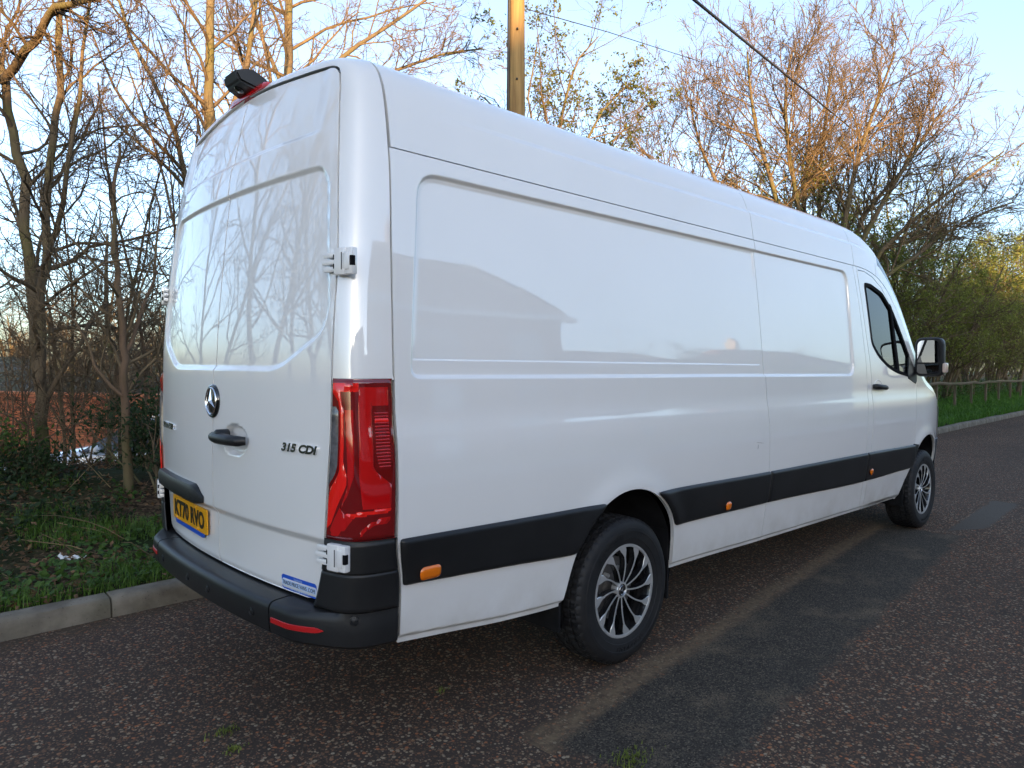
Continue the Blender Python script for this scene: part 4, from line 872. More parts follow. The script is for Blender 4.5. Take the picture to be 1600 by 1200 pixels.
# front boundary line of the side skin: roof edge, screen pillar, bonnet edge, nose
CXZ = np.array([(-1.30, 2.205), (1.0, 2.205), (2.6, 2.205), (2.9, 2.205), (3.12, 2.195), (3.30, 2.165), (3.47, 2.10), (3.70, 1.93), (3.92, 1.68), (4.08, 1.48), (4.20, 1.35), (4.34, 1.27), (4.60, 1.205), (4.82, 1.12), (4.97, 1.00), (5.05, .84), (5.08, .62), (5.06, .36)])
seg = np.r_[0, np.cumsum(np.hypot(*np.diff(CXZ, axis=0).T))]-1.30      # parameter equals x along the straight roof
c_x = spline(seg, CXZ[:, 0]); c_z = spline(seg, CXZ[:, 1]); T_END = seg[-1]
front_poly = poly_sdf([(2.0, .2), (2.0, 2.202)]+[(c_x(t)-.004, c_z(t)-.003) for t in np.linspace(2.0, T_END, 90)]+[(5.06, .2)])
door_poly_pts = [(xbp1(z)+.003, z) for z in np.linspace(.338, 2.155, 30)]+[(2.925, 2.176), (3.05, 2.178), (3.22, 2.150), (3.40, 2.075), (3.62, 1.905), (3.84, 1.66), (4.00, 1.46), (4.075, 1.365), (4.068, 1.31), (4.02, 1.15), (3.985, .80), (3.93, .66), (3.86, .50), (3.74, .336)]
DOOR = poly_sdf(door_poly_pts)
win_pts = round_poly([(3.025, 2.085), (3.16, 2.085), (3.40, 2.035), (3.60, 1.905), (3.80, 1.68), (3.95, 1.49), (4.045, 1.375), (4.03, 1.345), (3.60, 1.395), (3.40, 1.440), (3.20, 1.525), (3.085, 1.62)], [.03, .03, .04, .05, .05, .05, .01, .02, .08, .08, .08, .04], 4)
WIN = poly_sdf(win_pts)
side_feats_x = [(-1.30, .03, .008), (-1.22, .06, .008), (1.36, .03, .008), (2.70, .06, .008), (2.95, .12, .012)]
side_feats_z = [(1.38, .03, .004), (2.14, .03, .004), (1.447, .008, .002), (.39, .05, .006), (1.22, .05, .02), (2.20, .01, .006)]
def zs(a, b, st=.035): return lines(a, b, st, side_feats_z)
G = .0028
for mir in (False, True):
    s1 = lambda x, z: np.minimum.reduce([x-xseam(z)-G, xjoint(z)-x-G, z-zsill(x), ZTOP-z, -ARCH_R(x, z)])
    patch('rear_side_panel', s1, lines(-1.40, 1.42, .035, side_feats_x+[(0, .42, .018)]), zs(.34, 2.22, .03), side, MAT['paint'], VAN, flip=False, mirror=mir)
    s2 = lambda x, z: np.minimum.reduce([x-xjoint(z)-G, xbp0(z)-x-G, z-zsill(x), ZTOP-z])
    patch('front_side_panel', s2, lines(1.30, 3.0, .04, side_feats_x), zs(.32, 2.22, .035), side, MAT['paint'], VAN, mirror=mir)
    s3 = lambda x, z: np.minimum.reduce([x-xbp0(z)-G, xbp1(z)-x-G, z-zsill(x), ZTOP-z])
    patch('pillar_panel', s3, lines(2.78, 3.08, .012), zs(.32, 2.22, .035), side, MAT['paint'], VAN, mirror=mir)
    s4 = lambda x, z: np.minimum(DOOR(x, z)-G, -WIN(x, z)-0.0)
    patch('front_door', s4, lines(2.88, 4.12, .018), lines(.32, 2.20, .02), side, MAT['paint'], VAN, mirror=mir)
    s5 = lambda x, z: np.minimum.reduce([x-xbp1(z)-G, -DOOR(x, z)-G, front_poly(x, z), z-zsill(x), ZTOP-z, -ARCH_F(x, z), np.where((z < 1.0), np.minimum(1, (x-3.72)), 1)])
    patch('front_wing', s5, lines(2.88, 5.12, .018), lines(.32, 2.215, .016), side, MAT['paint'], VAN, mirror=mir)
    # rubber frame and glass of the door window
    glass_off = lambda x, z: side(x, z)+np.array([0, .010, 0])
    frame_off = lambda x, z: side(x, z)+np.array([0, -.003, 0])
    fr = patch('window_rubber', lambda x, z: np.minimum(WIN(x, z)+.006, .022-WIN(x, z)), lines(2.98, 4.10, .009), lines(1.31, 2.12, .009), frame_off, MAT['gap'], VAN, flange=.012, mirror=mir)
    patch('window_glass', lambda x, z: WIN(x, z)-.012, lines(2.98, 4.10, .03), lines(1.31, 2.12, .03), glass_off, MAT['glass'], VAN, flange=0, mirror=mir)
    bar = poly_sdf([(3.555, 1.96), (3.59, 1.93), (3.655, 1.385), (3.60, 1.39)])
    patch('window_post', bar, lines(3.54, 3.67, .01), lines(1.37, 1.98, .02), frame_off, MAT['gap'], VAN, flange=.01, mirror=mir)
    sail = poly_sdf([(3.90, 1.545), (4.06, 1.385), (4.055, 1.325), (4.03, 1.30), (3.86, 1.345), (3.84, 1.37)])
    patch('mirror_base_trim', sail, lines(3.82, 4.08, .012), lines(1.28, 1.57, .012), lambda x, z: side(x, z)+np.array([0, -.006, 0]), MAT['plastic'], VAN, flange=.01, mirror=mir)
    # black mouldings
    zt = spline([-1.33, -.2, .23, 1.36, 2.86, 4.0], [.823, .808, .812, .800, .792, .780]); zb = spline([-1.31, -.77, -.38, .40, 1.38, 2.93, 3.85], [.652, .622, .600, .613, .605, .572, .578])
    def mould_surf(sd):
        def f(x, z):
            p = side(x, z); d = np.clip(sd(x, z), 0, .022)/.022
            crown = .006*smooth01((z-zb(x))/(zt(x)-zb(x)))
            p[..., 1] -= .004+.016*np.sqrt(1-(1-d)**2)+crown
            return p
        return f
    for nm, xa, xb in (('side_moulding', lambda z: xseam(z)+.006, lambda z: z*0+.02), ('side_moulding', lambda z: z*0-.02, lambda z: xjoint(z)-G), ('side_moulding', lambda z: xjoint(z)+G, lambda z: xbp0(z)-G), ('side_moulding', lambda z: xbp0(z)+G, lambda z: z*0+3.955)):
        sd = lambda x, z, xa=xa, xb=xb: smin(smin(np.minimum(x-xa(z), xb(z)-x), np.minimum(zt(x)-z, z-zb(x)), .012), arch_d(x, z)-.004, .03)
        lo, hi = float(xa(np.array(.7))), float(xb(np.array(.7)))
        if lo > -1 and lo < 0: hi = float(xjoint(.7))
        patch(nm, sd, lines(lo-.06, hi+.06, .03, [(lo, .03, .008), (hi, .03, .008), (-.3, .14, .012), (.34, .12, .012)]), lines(.55, .84, .006), mould_surf(sd), MAT['plastic'], VAN, flange=.03, mirror=mir)
    # black arch trim between door moulding and front wheel
    ft = poly_sdf([(3.955, .786), (4.035, .776), (3.93, .60), (3.86, .585)])
    patch('wing_trim', lambda x, z: np.minimum(ft(x, z), arch_d(x, z)+.012), lines(3.84, 4.08, .01), lines(.56, .80, .01), lambda x, z: side(x, z)+np.array([0, -.012, 0]), MAT['plastic'], VAN, flange=.03, mirror=mir)
    # amber side markers
    for mx, mz, mw, mh in ((-1.200, .686, .047, .024), (.870, .655, .027, .024), (2.975, .642, .024, .024)):
        sdm = poly_sdf(round_poly([(mx-mw, mz-mh), (mx+mw, mz-mh), (mx+mw, mz+mh), (mx-mw, mz+mh)], .026, 6))
        surf_m = lambda x, z, sdm=sdm: side(x, z)+np.stack([x*0, -.030-.009*np.sqrt(np.clip(sdm(x, z)/.014, 0, 1)), x*0], -1)
        patch('side_marker_lamp', sdm, lines(mx-mw-.01, mx+mw+.01, .005), lines(mz-mh-.01, mz+mh+.01, .005), surf_m, MAT['amber'], VAN, flange=.02, mirror=mir)
    # door handle in its dish
    hs = -1 if not mir else 1
    y0 = float(Wside(3.18, 1.285)); mb = MB()
    dish = [(y0-.0, 0)]
    m2 = MB(); cx, cz = 3.165, 1.285
    ring = [(cx+.085*math.cos(a), hs*(y0+.0015), cz+.052*math.sin(a)) for a in np.linspace(0, 2*math.pi, 28, endpoint=False)]
    inn = [(cx+.060*math.cos(a), hs*(y0-.016), cz+.034*math.sin(a)) for a in np.linspace(0, 2*math.pi, 28, endpoint=False)]
    out = [(cx+.092*math.cos(a), hs*(y0-.006), cz+.058*math.sin(a)) for a in np.linspace(0, 2*math.pi, 28, endpoint=False)]
    m2.add(out+ring+inn, [(i, (i+1) % 28, 28+(i+1) % 28, 28+i) for i in range(28)]+[(28+i, 28+(i+1) % 28, 56+(i+1) % 28, 56+i) for i in range(28)]+[tuple(range(56, 84))])
    m2.build('handle_dish', MAT['paint'], VAN, smooth=math.radians(50))
    mb.tube([(cx-.115, hs*(y0+.006), cz+.004), (cx-.10, hs*(y0+.026), cz+.004), (cx-.02, hs*(y0+.032), cz), (cx+.07, hs*(y0+.030), cz-.004), (cx+.105, hs*(y0+.024), cz-.008), (cx+.118, hs*(y0+.006), cz-.010)], [.017, .021, .020, .019, .019, .013], 10)
    mb.build('door_handle', MAT['plastic'], VAN, smooth=True)

# ---- roof, windscreen, bonnet, nose: one loft over the front boundary line
RZ = np.array([2.205, 2.25, 2.32, 2.38, 2.44, 2.49, 2.53, 2.555, 2.575, 2.592, 2.605, 2.615, 2.62]); RY = np.array([.8865, .880, .869, .857, .838, .812, .775, .735, .68, .58, .44, .25, 0.0])
rq = np.r_[0, np.cumsum(np.hypot(np.diff(RZ), np.diff(RY)))]; QL = rq[-1]
r_z = spline(rq, (RZ-2.205)/.415); r_y = spline(rq, RY/.8865)
b_x = spline([-1.3, 2.7, 3.0, 3.3, 3.6, 4.1, 4.5, 5.0, 5.4, T_END], [0, 0, .03, .13, .20, .27, .26, .26, .26, .26])
b_z = spline([-1.3, 2.7, 3.0, 3.3, 3.6, 4.1, 4.5, 4.9, 5.2, T_END], [.415, .415, .405, .345, .25, .17, .12, .08, .02, 0])
def top(t, q):
    qa = QL-np.abs(q); zn = r_z(qa); yn = r_y(qa); cx = c_x(t); cz = c_z(t); cy = Wside(cx, cz)
    crease = -.012*smooth01((zn-.385)/.075)*smooth01((t+1.15)/.6)*smooth01((3.2-t)/.3)
    return np.stack([cx+b_x(t)*zn, np.sign(q)*(cy*yn+crease*np.clip(yn*3-.5, 0, 1)), cz+b_z(t)*zn], -1)
qlines = np.unique(np.r_[lines(-QL, 0, .06, [(-QL, .04, .01), (-QL+.175, .03, .006), (-QL+.4, .12, .03)]), -lines(-QL, 0, .06, [(-QL, .04, .01), (-QL+.175, .03, .006), (-QL+.4, .12, .03)])])
def band(t0, t1, inset=G): return lambda t, q: np.minimum.reduce([t-t0-inset, t1-inset-t, QL-np.abs(q)-.002])
for nm, a, b, mt in (('roof_panel', -1.296, 1.325, 'paint'), ('roof_panel', 1.325, 2.865, 'paint'), ('roof_cap', 2.865, 3.30, 'paint')):
    patch(nm, band(a, b), lines(a-.02, b+.02, .08, [(a, .02, .01), (b, .02, .01)]), qlines, top, MAT[mt], VAN, flip=False)
QW = QL-.13
patch('windscreen', lambda t, q: np.minimum.reduce([t-3.33, 4.46-t, QW-np.abs(q)]), lines(3.3, 4.5, .05), np.linspace(-QL, QL, 60), top, MAT['glass'], VAN, flange=.02)
patch('screen_surround', lambda t, q: np.minimum.reduce([t-3.30-G, 4.52-t, QL-np.abs(q)-.002, -np.minimum.reduce([t-3.335, 4.455-t, QW-.005-np.abs(q)])]), lines(3.28, 4.55, .02), qlines, top, MAT['paint'], VAN, flange=.02)
patch('bonnet', lambda t, q: np.minimum.reduce([t-4.53, 5.12-t, QL-np.abs(q)-.002]), lines(4.5, 5.15, .04), qlines, top, MAT['paint'], VAN)
patch('grille', lambda t, q: np.minimum.reduce([t-5.125, 5.30-t, .55-np.abs(q)]), lines(5.1, 5.35, .02), np.linspace(-.6, .6, 30), top, MAT['gloss_black'], VAN)
for mir in (False, True):
    patch('headlight', lambda t, q: np.minimum.reduce([t-5.125, 5.30-t, -q-.555, QL+q-.03]), lines(5.1, 5.35, .02), np.linspace(-QL, -.5, 40), top, MAT['headlamp'], VAN, mirror=mir)
patch('front_bumper', lambda t, q: np.minimum.reduce([t-5.305, T_END-t, QL-np.abs(q)-.001]), lines(5.28, T_END+.02, .02), qlines, lambda t, q: top(t, q)+np.array([.01, 0, 0]), MAT['plastic'], VAN)
for mir in (False, True):
    fb = poly_sdf([(4.66, .34), (4.745, .52), (4.79, .73), (4.83, .765), (5.055, .765), (5.075, .62), (5.055, .345)])
    patch('bumper_corner', lambda x, z: np.minimum(fb(x, z), -ARCH_F(x, z)+.004), lines(4.62, 5.10, .014), lines(.32, .79, .014), lambda x, z: side(x, z)+np.array([0, -.010, 0]), MAT['plastic'], VAN, flange=.03, mirror=mir)

# ---- rear: surface x = Xr(y,z)
xr0 = spline([.4, .55, 1.0, 1.45, 1.8, 2.2, 2.45, 2.6], [-1.578, -1.58, -1.588, -1.582, -1.558, -1.512, -1.468, -1.43])
def Xr(y, z): return xr0(z)+.075*(np.abs(y)/.88)**2.2
ye = spline([.56, .63, .74, .92, 1.03, 1.25, 1.69, 2.14, 2.38, 2.45, 2.50], [.755, .786, .817, .839, .849, .863, .863, .811, .766, .750, .722])
# door opening outline (right half), bottom to top centre
I_side = [(float(ye(z)), z) for z in np.linspace(.56, 2.43, 60)]
I_top = [(.747, 2.455), (.735, 2.485), (.712, 2.508), (.675, 2.520), (.60, 2.528), (.459, 2.540), (.2, 2.563), (0, 2.572)]
# rear frame loft: seam -> corner -> door opening
oz = np.r_[np.linspace(.575, 2.19, 70)]; O = [(float(xseam(z)), float(Wp(z)), z) for z in oz]
I = [(float(Xr(ye(z*1.0), z)), float(ye(z)), z) for z in oz]
itop_y = spline([0, .2, .459, .60, .675], [2.572, 2.563, 2.540, 2.528, 2.520])
iy_of_z = spline([p[1] for p in I_side[-16:]]+[2.455, 2.485, 2.508, 2.520], [p[0] for p in I_side[-16:]]+[.747, .735, .712, .675])
for q in np.linspace(.0, QL, 64):
    z = 2.205+.415*float(r_z(q)); y = .8865*float(r_y(q)); O.append((float(xseam(min(z, 2.53))), y, z))
    if y > .74:
        zi = 2.195+(z-2.205)*(2.520-2.195)/(2.5535-2.205); yi = float(iy_of_z(zi))
    else:
        yi = y*(.675/.74); zi = float(itop_y(yi))
    I.append((float(Xr(yi, zi)), yi, zi))
O = np.array(O); I = np.array(I); NI = len(O); ti = np.linspace(0, 1, NI)
kb = smooth01((np.arange(NI)-62)/36.0)                      # from side corner to roof corner
K = np.stack([I[:, 0]+.030-.02*kb, O[:, 1]-.014*(1-kb), O[:, 2]-.020*kb], -1)
for arr in (I, K, O):
    for _ in range(6): arr[60:82] = .25*arr[59:81]+.5*arr[60:82]+.25*arr[61:83]
def loft_at(arr, s):
    s = np.clip(s, 0, NI-1.001); i = s.astype(int); f = (s-i)[..., None]
    # Catmull-Rom for smooth normals
    p0 = arr[np.clip(i-1, 0, NI-1)]; p1 = arr[i]; p2 = arr[np.clip(i+1, 0, NI-1)]; p3 = arr[np.clip(i+2, 0, NI-1)]
    return .5*((2*p1)+(-p0+p2)*f+(2*p0-5*p1+4*p2-p3)*f**2+(-p0+3*p1-3*p2+p3)*f**3)
z2s = lambda z: (z-.575)/(2.19-.575)*69
def frame_surf(s, r, out=0.0):
    o = loft_at(O, s); k = loft_at(K, s); i = loft_at(I, s); r = np.clip(r, 0, 1)[..., None] if not np.isscalar(r) else r
    p1 = o+.96*(k-o); p2 = i+.84*(k-i)
    P = (1-r)**3*o+3*(1-r)**2*r*p1+3*(1-r)*r*r*p2+r**3*i
    return P*np.array([1, -1, 1])
def frame_off(fn):
    def f(s, r):
        P = frame_surf(s, r); h = 4e-3; hs = .05
        N = np.cross(frame_surf(s+hs, r)-frame_surf(s-hs, r), frame_surf(s, np.clip(r+h, 0, 1))-frame_surf(s, np.clip(r-h, 0, 1)))
        N /= np.linalg.norm(N, axis=-1)[..., None]+1e-12
        return P-N*fn(s, r)[..., None]*FSGN
    return f
FSGN = 1.0
P0 = frame_surf(np.array([40.0]), np.array([.3])); hs = .05
n0 = np.cross(frame_surf(np.array([40.05]), np.array([.3]))-frame_surf(np.array([39.95]), np.array([.3])), frame_surf(np.array([40.0]), np.array([.31]))-frame_surf(np.array([40.0]), np.array([.29])))
FSGN = -1.0 if n0[0, 1] < 0 else 1.0       # outward is -y on the right side
FFLIP = n0[0, 1] > 0
SZ0, SZ1 = z2s(.832), z2s(1.383)
rl = np.unique(np.r_[np.linspace(0, .2, 5), np.linspace(.2, .8, 26), np.linspace(.8, 1, 8)])
for mir in (False, True):
    patch('rear_pillar', lambda s, r: np.minimum.reduce([(s-SZ1)*.02-.001, (NI-1.0-s)*.02+.0005, (r-.012)*.3, (.99-r)*.3]), np.unique(np.r_[np.linspace(SZ1-.3, 72, 60), np.linspace(72, NI-1, 64)]), rl, lambda s, r: frame_surf(s, r), MAT['paint'], VAN, flip=FFLIP, mirror=mir)
    # tail lamp: lens body and the pieces in it
    sd_l = lambda s, r: np.minimum.reduce([(s-SZ0)*.0234, (SZ1-s)*.0234-.004+.012*(r-1)*(r > .55), (r-.020)*.33, (.985-r)*.33])
    lamp_out = lambda s, r: .009*np.sqrt(np.clip(sd_l(s, r)/.012, 0, 1))
    lamp = patch('tail_lamp', sd_l, np.linspace(SZ0-.3, SZ1+.3, 64), np.unique(np.r_[np.linspace(-.02, 1.02, 70)]), frame_off(lamp_out), MAT['red_dark'], VAN, flip=FFLIP, mirror=mir)
    def piece(name, poly, mat, lift=.0022, dome=.0):
        pts = [(z2s(1.383-(1.383-.832)*b), 1-a) for a, b in poly]      # poly: fraction across (0 door side, 1 seam side), fraction down
        sdp0 = poly_sdf([(p[0]*.0234, p[1]*.33) for p in pts]); sdp = lambda s, r: sdp0(s*.0234, r*.33)
        ss = [p[0] for p in pts]; rr = [p[1] for p in pts]
        fo = lambda s, r: lamp_out(s, r)+lift*smooth01(sdp(s, r)/.003)+dome*smooth01(sdp(s, r)/.02)
        return patch(name, sdp, np.linspace(min(ss)-.1, max(ss)+.1, max(6, int((max(ss)-min(ss))*1.6))), np.linspace(min(rr)-.01, max(rr)+.01, max(8, int((max(rr)-min(rr))*70))), frame_off(fo), mat, lamp, flange=.003, flip=FFLIP, mirror=mir)
    piece('light_guide', [(.05, .045), (.93, .035), (.93, .055), (.45, .06), (.20, .085), (.245, .18), (.27, .20), (.27, .52), (.34, .60), (.335, .66), (.20, .78), (.09, .92), (.04, .93), (.04, .80), (.06, .69), (.20, .58), (.20, .21), (.16, .14), (.05, .10)], MAT['red_bright'], dome=.002)
    piece('inner_lens', [(.56, .065), (.93, .062), (.93, .17), (.74, .17), (.74, .56), (.93, .66), (.93, .80), (.60, .80), (.54, .6), (.545, .15)], MAT['red'])
    piece('reversing_lens', [(.015, .18), (.12, .18), (.165, .205), (.165, .545), (.125, .60), (.015, .68)], MAT['clear_lens'], dome=.003)
    piece('light_guide', [(.34, .838), (.60, .822), (.93, .810), (.93, .826), (.62, .840), (.40, .856)], MAT['red_bright'], lift=.0015)
    piece('inner_lens', [(.08, .955), (.16, .86), (.24, .80), (.31, .83), (.46, .862), (.42, .895), (.30, .925), (.22, .972)], MAT['red'], lift=.0015)
    piece('inner_lens', [(.55, .962), (.62, .915), (.74, .888), (.93, .866), (.93, .882), (.76, .906), (.66, .932), (.60, .966)], MAT['red'], lift=.0015)
    piece('inner_lens', [(.29, .20), (.46, .20), (.46, .60), (.36, .72), (.25, .80), (.36, .66)], MAT['red'])
    for k in range(17):
        b = .215+k*.0205; piece('lamp_rib', [(.775+(.04*max(0, k-12)/5), b), (.925, b), (.925, b+(.009 if k != 2 else .018)), (.775+(.04*max(0, k-12)/5), b+(.009 if k != 2 else .018))], MAT['red_bright'] if k == 2 else MAT['red'], lift=.003)

# rear doors
PRESS = poly_sdf(round_poly([(.72, 2.142), (.772, 2.08), (.836, 1.62), (.80, 1.53), (.54, 1.400), (-.54, 1.400), (-.80, 1.53), (-.836, 1.62), (-.772, 2.08), (-.72, 2.142)], [.05, .05, .1, .06, .08, .08, .06, .1, .05, .05], 5))
def rear(y, z, handle=True):
    x = Xr(y, z)+.013*smooth01((PRESS(y, z)+.002)/.024)
    x = x+.010*smooth01((z-2.262)/.022)*smooth01((.70-np.abs(y))/.1)
    x = x+.022*smooth01((.826-z)/.034)*smooth01((.86-np.abs(y))/.05)
    x = x+.006*smooth01((.61-z)/.03)
    if handle:
        e = ((y+.215)/.118)**2+((z-1.122)/.066)**2
        x = x+.024*smooth01((1.02-e)/.55)
    return np.stack([x, y, z], -1)
dp = [(-.0042, .584), (-.690, .584), (-.742, .596)]+[(-(float(ye(z))-.006), z) for z in np.linspace(.625, 2.42, 50)]+[(-.741, 2.452), (-.728, 2.481), (-.706, 2.502), (-.672, 2.513), (-.598, 2.521), (-.457, 2.533), (-.2, 2.556), (-.0042, 2.565)]
DOORR = poly_sdf(dp)
ygrid = lines(-.90, .03, .03, [(-.86, .05, .010), (-.62, .22, .014), (0, .01, .008), (-.215, .13, .012)]); zgrid = lines(.56, 2.59, .032, [(.59, .03, .008), (.81, .03, .006), (1.122, .08, .010), (1.40, .03, .004), (1.48, .1, .012), (2.13, .035, .004), (2.273, .02, .005), (2.52, .05, .01)])
door_r = patch('rear_door', DOORR, ygrid, zgrid, lambda y, z: rear(y, z, True), MAT['paint'], VAN, flange=.03, flip=True)
door_l = patch('rear_door', DOORR, ygrid, zgrid, lambda y, z: rear(y, z, False), MAT['paint'], VAN, flange=.03, flip=True, mirror=True, cache=False)
# black box added inside to block light through the gaps, underbody, arch liners
mb = MB(); mb.box((.80, 0, 1.50), (3.96, 1.60, 1.25)); mb.build('light_block_box', MAT['gap'], VAN)
mb = MB(); mb.box((1.85, 0, .47), (6.2, 1.34, .12)); mb.box((-.55, 0, .40), (.5, .9, .14)); mb.box((2.2, .25, .36), (2.2, .14, .12)); mb.box((2.2, -.45, .38), (.9, .3, .14))
mb.tube([(4.0, .3, .36), (1.0, .32, .33), (-.6, .45, .36), (-1.2, .5, .36)], .035, 8); mb.build('underbody', MAT['liner'], VAN)
for cx in (0.0, 4.325):
    mb = MB(); mb.tube([(cx, -.72, .352), (cx, .72, .352)], .055, 10); mb.build('axle', MAT['liner'], VAN)
    for s in (-1, 1):
        mb = MB(); a = np.linspace(math.radians(205), math.radians(-25), 30); v = []
        for t in a:
            for yy in (.93, .66, .60): v.append((cx+.425*math.cos(t)*(1 if yy > .65 else .9), s*yy, .43+.425*math.sin(t)*(1 if yy > .65 else .9)))
        n = len(a); mb.add(v, [(i*3+j, i*3+j+1, i*3+j+4, i*3+j+3) for i in range(n-1) for j in range(2)])
        mb.box((cx, s*.60, .60), (.82, .01, .5)); mb.box((cx+.40, s*.80, .40), (.012, .26, .36)); mb.box((cx-.43, s*.80, .40), (.012, .26, .30))
        mb.build('arch_liner', MAT['liner'], VAN, smooth=math.radians(40))
# rear floor behind bumper
mb = MB(); mb.box((-1.38, 0, .52), (.26, 1.6, .10)); mb.build('rear_crossmember', MAT['gap'], VAN)

MAT['reflector'] = simple('reflector_red', (.42, .010, .012), .3)
# ---- rear bumper, lofted along its plan curve
s06 = z2s(.60)
c1 = frame_surf(np.full(40, s06), np.linspace(.02, 1, 40))[:, :2]
yy = np.linspace(-.74, 0, 30)[1:]; c2 = np.stack([Xr(yy, .58), yy], -1)
path = np.vstack([c1, c2]); L = np.r_[0, np.cumsum(np.hypot(*np.diff(path, axis=0).T))]
tt = np.linspace(0, L[-1], 120); path = np.stack([np.interp(tt, L, path[:, 0]), np.interp(tt, L, path[:, 1])], -1)
for _ in range(8): path[1:-1] = .25*path[:-2]+.5*path[1:-1]+.25*path[2:]
tan = np.gradient(path, axis=0); tan /= np.linalg.norm(tan, axis=1)[:, None]; nrm = np.stack([-tan[:, 1], tan[:, 0]], -1)
if nrm[-1, 0] > 0: nrm = -nrm
ext = .004+.070*smooth01((tt-.17)/.24)
def bumper_mesh(i0, i1, prof):
    v = []; n = 0
    for i in range(i0, i1+1):
        e = ext[i]; k = smooth01(np.array((tt[i]-.17)/.2))
        for o, z in prof(e, float(k), tt[i]): v.append((path[i, 0]+nrm[i, 0]*o, path[i, 1]+nrm[i, 1]*o, z)); 
    m = len(prof(.05, 1.0, .5)); n = i1-i0+1
    f = [(i*m+j, i*m+j+1, (i+1)*m+j+1, (i+1)*m+j) for i in range(n-1) for j in range(m-1)]
    f += [tuple(range(m)), tuple(range((n-1)*m, n*m))[::-1]]
    return v, f
def prof_low(e, k, t):
    zt = .576; zb = .448+.004*k; d = .018
    return [(-.05, zt-.004), (-.004, zt), (max(e-.026, 0.0), zt-.002*k), (max(e-.012, .001), zt-.006*k), (e-.003, zt-.016), (e, zt-.032), (e-.001, zt-.075), (e-.006, zb+.012), (e-.020, zb), (-.06, zb-.004)]
icut = int(np.argmin(abs(tt-.505)))
for s, nm in ((1, 'bumper_corner'), (-1, 'bumper_corner')):
    v, f = bumper_mesh(0, icut, prof_low); mb = MB(); mb.add([(p[0], p[1]*s, p[2]) for p in v], f); o = mb.build('rear_bumper_corner', MAT['plastic'], VAN, smooth=math.radians(38))
v, f = bumper_mesh(icut+1, 119, prof_low); mb = MB(); mb.add(v, f[:-2]+f[-2:-1])
v2 = [(p[0], -p[1], p[2]) for p in v]; mb.add(v2, f[:-2]+f[-2:-1])
bump_o = mb.build('rear_bumper', MAT['plastic'], VAN, smooth=math.radians(38))
# upper bumper corners under the lamps
for mir in (False, True):
    sd_u = lambda s, r: np.minimum.reduce([(s-z2s(.579))*.0234, (z2s(.828)-s)*.0234, (r-.014)*.33, (1.0-r)*.33])
    fo = lambda s, r: .003+.010*np.sqrt(np.clip(sd_u(s, r)/.014, 0, 1))-.0035*np.exp(-((s-z2s(.715))/.18)**2)
    patch('rear_corner_trim', sd_u, np.unique(np.r_[np.linspace(z2s(.56), z2s(.84), 30), np.linspace(z2s(.70), z2s(.73), 16)]), np.linspace(-.01, 1.02, 60), frame_off(fo), MAT['plastic'], VAN, flip=FFLIP, mirror=mir, flange=.03)
    sg = -1 if mir else 1
    # red reflector, set in a groove of the corner
    ia, ib = int(np.argmin(abs(tt-.262))), int(np.argmin(abs(tt-.492))); mbr = MB(); v = []
    for i in range(ia, ib+1):
        h = .0105 if i > ia+2 else .0105*(i-ia+.4)/3
        for z, o in ((.512+h, ext[i]-.001), (.512+h*.8, ext[i]+.002), (.512-h*.8, ext[i]+.002), (.512-h, ext[i]-.001)): v.append((path[i, 0]+nrm[i, 0]*o, sg*(path[i, 1]+nrm[i, 1]*o), z))
    n = ib-ia+1; mbr.add(v, [(i*4+j, i*4+j+1, i*4+j+5, i*4+j+4) for i in range(n-1) for j in range(3)]+[(0, 1, 2, 3), tuple(range(4*n-4, 4*n))]); mbr.build('reflector', MAT['reflector'], VAN, smooth=math.radians(40))
    # parking sensors
    for tpos, z in ((.155, .553), (.62, .512), (1.0, .512)):
        i = int(np.argmin(abs(tt-tpos))); mbs = MB(); a = np.array([nrm[i, 0], sg*nrm[i, 1], 0]); u = np.array([tan[i, 0], sg*tan[i, 1], 0]); w = np.array([0, 0, 1.])
        mbs.lathe([(.016, -.004), (.016, .0025), (.0125, .0035), (.0115, .0015), (.009, .003), (.0, .0035)], 20, (path[i, 0]+a[0]*ext[i], sg*path[i, 1]+a[1]*ext[i], z), (a, u, w)); mbs.build('parking_sensor', MAT['plastic'], VAN, smooth=math.radians(35))

# ---- helpers to sit things on the rear doors
def rear_frame(y, z, handle=False):
    p = rear(np.array([y]), np.array([z]), handle)[0]; h = .01
    ty = rear(np.array([y+h]), np.array([z]), handle)[0]-rear(np.array([y-h]), np.array([z]), handle)[0]; tz = rear(np.array([y]), np.array([z+h]), handle)[0]-rear(np.array([y]), np.array([z-h]), handle)[0]
    n = np.cross(tz, ty); n /= np.linalg.norm(n); r = -ty/np.linalg.norm(ty); u = np.cross(n, r)
    return p, r, u, n           # r: reading direction seen from behind (towards -y), u: up, n: out of the door
FONT_CACHE = {}
def text_mesh(body, size, depth, shear=0.0, sx=1.0, spacing=1.0, bold=0.0):
    cu = bpy.data.curves.new('lettering', 'FONT'); cu.body = body; cu.size = size; cu.extrude = depth; cu.shear = shear; cu.align_x = 'CENTER'; cu.align_y = 'CENTER'; cu.space_character = spacing; cu.offset = bold; cu.resolution_u = 3
    o = bpy.data.objects.new('lettering', cu); COL.objects.link(o); bpy.context.view_layer.update()
    me = bpy.data.meshes.new_from_object(o.evaluated_get(bpy.context.evaluated_depsgraph_get())); bpy.data.objects.remove(o); bpy.data.curves.remove(cu)
    for v in me.vertices: v.co.x *= sx
    return me
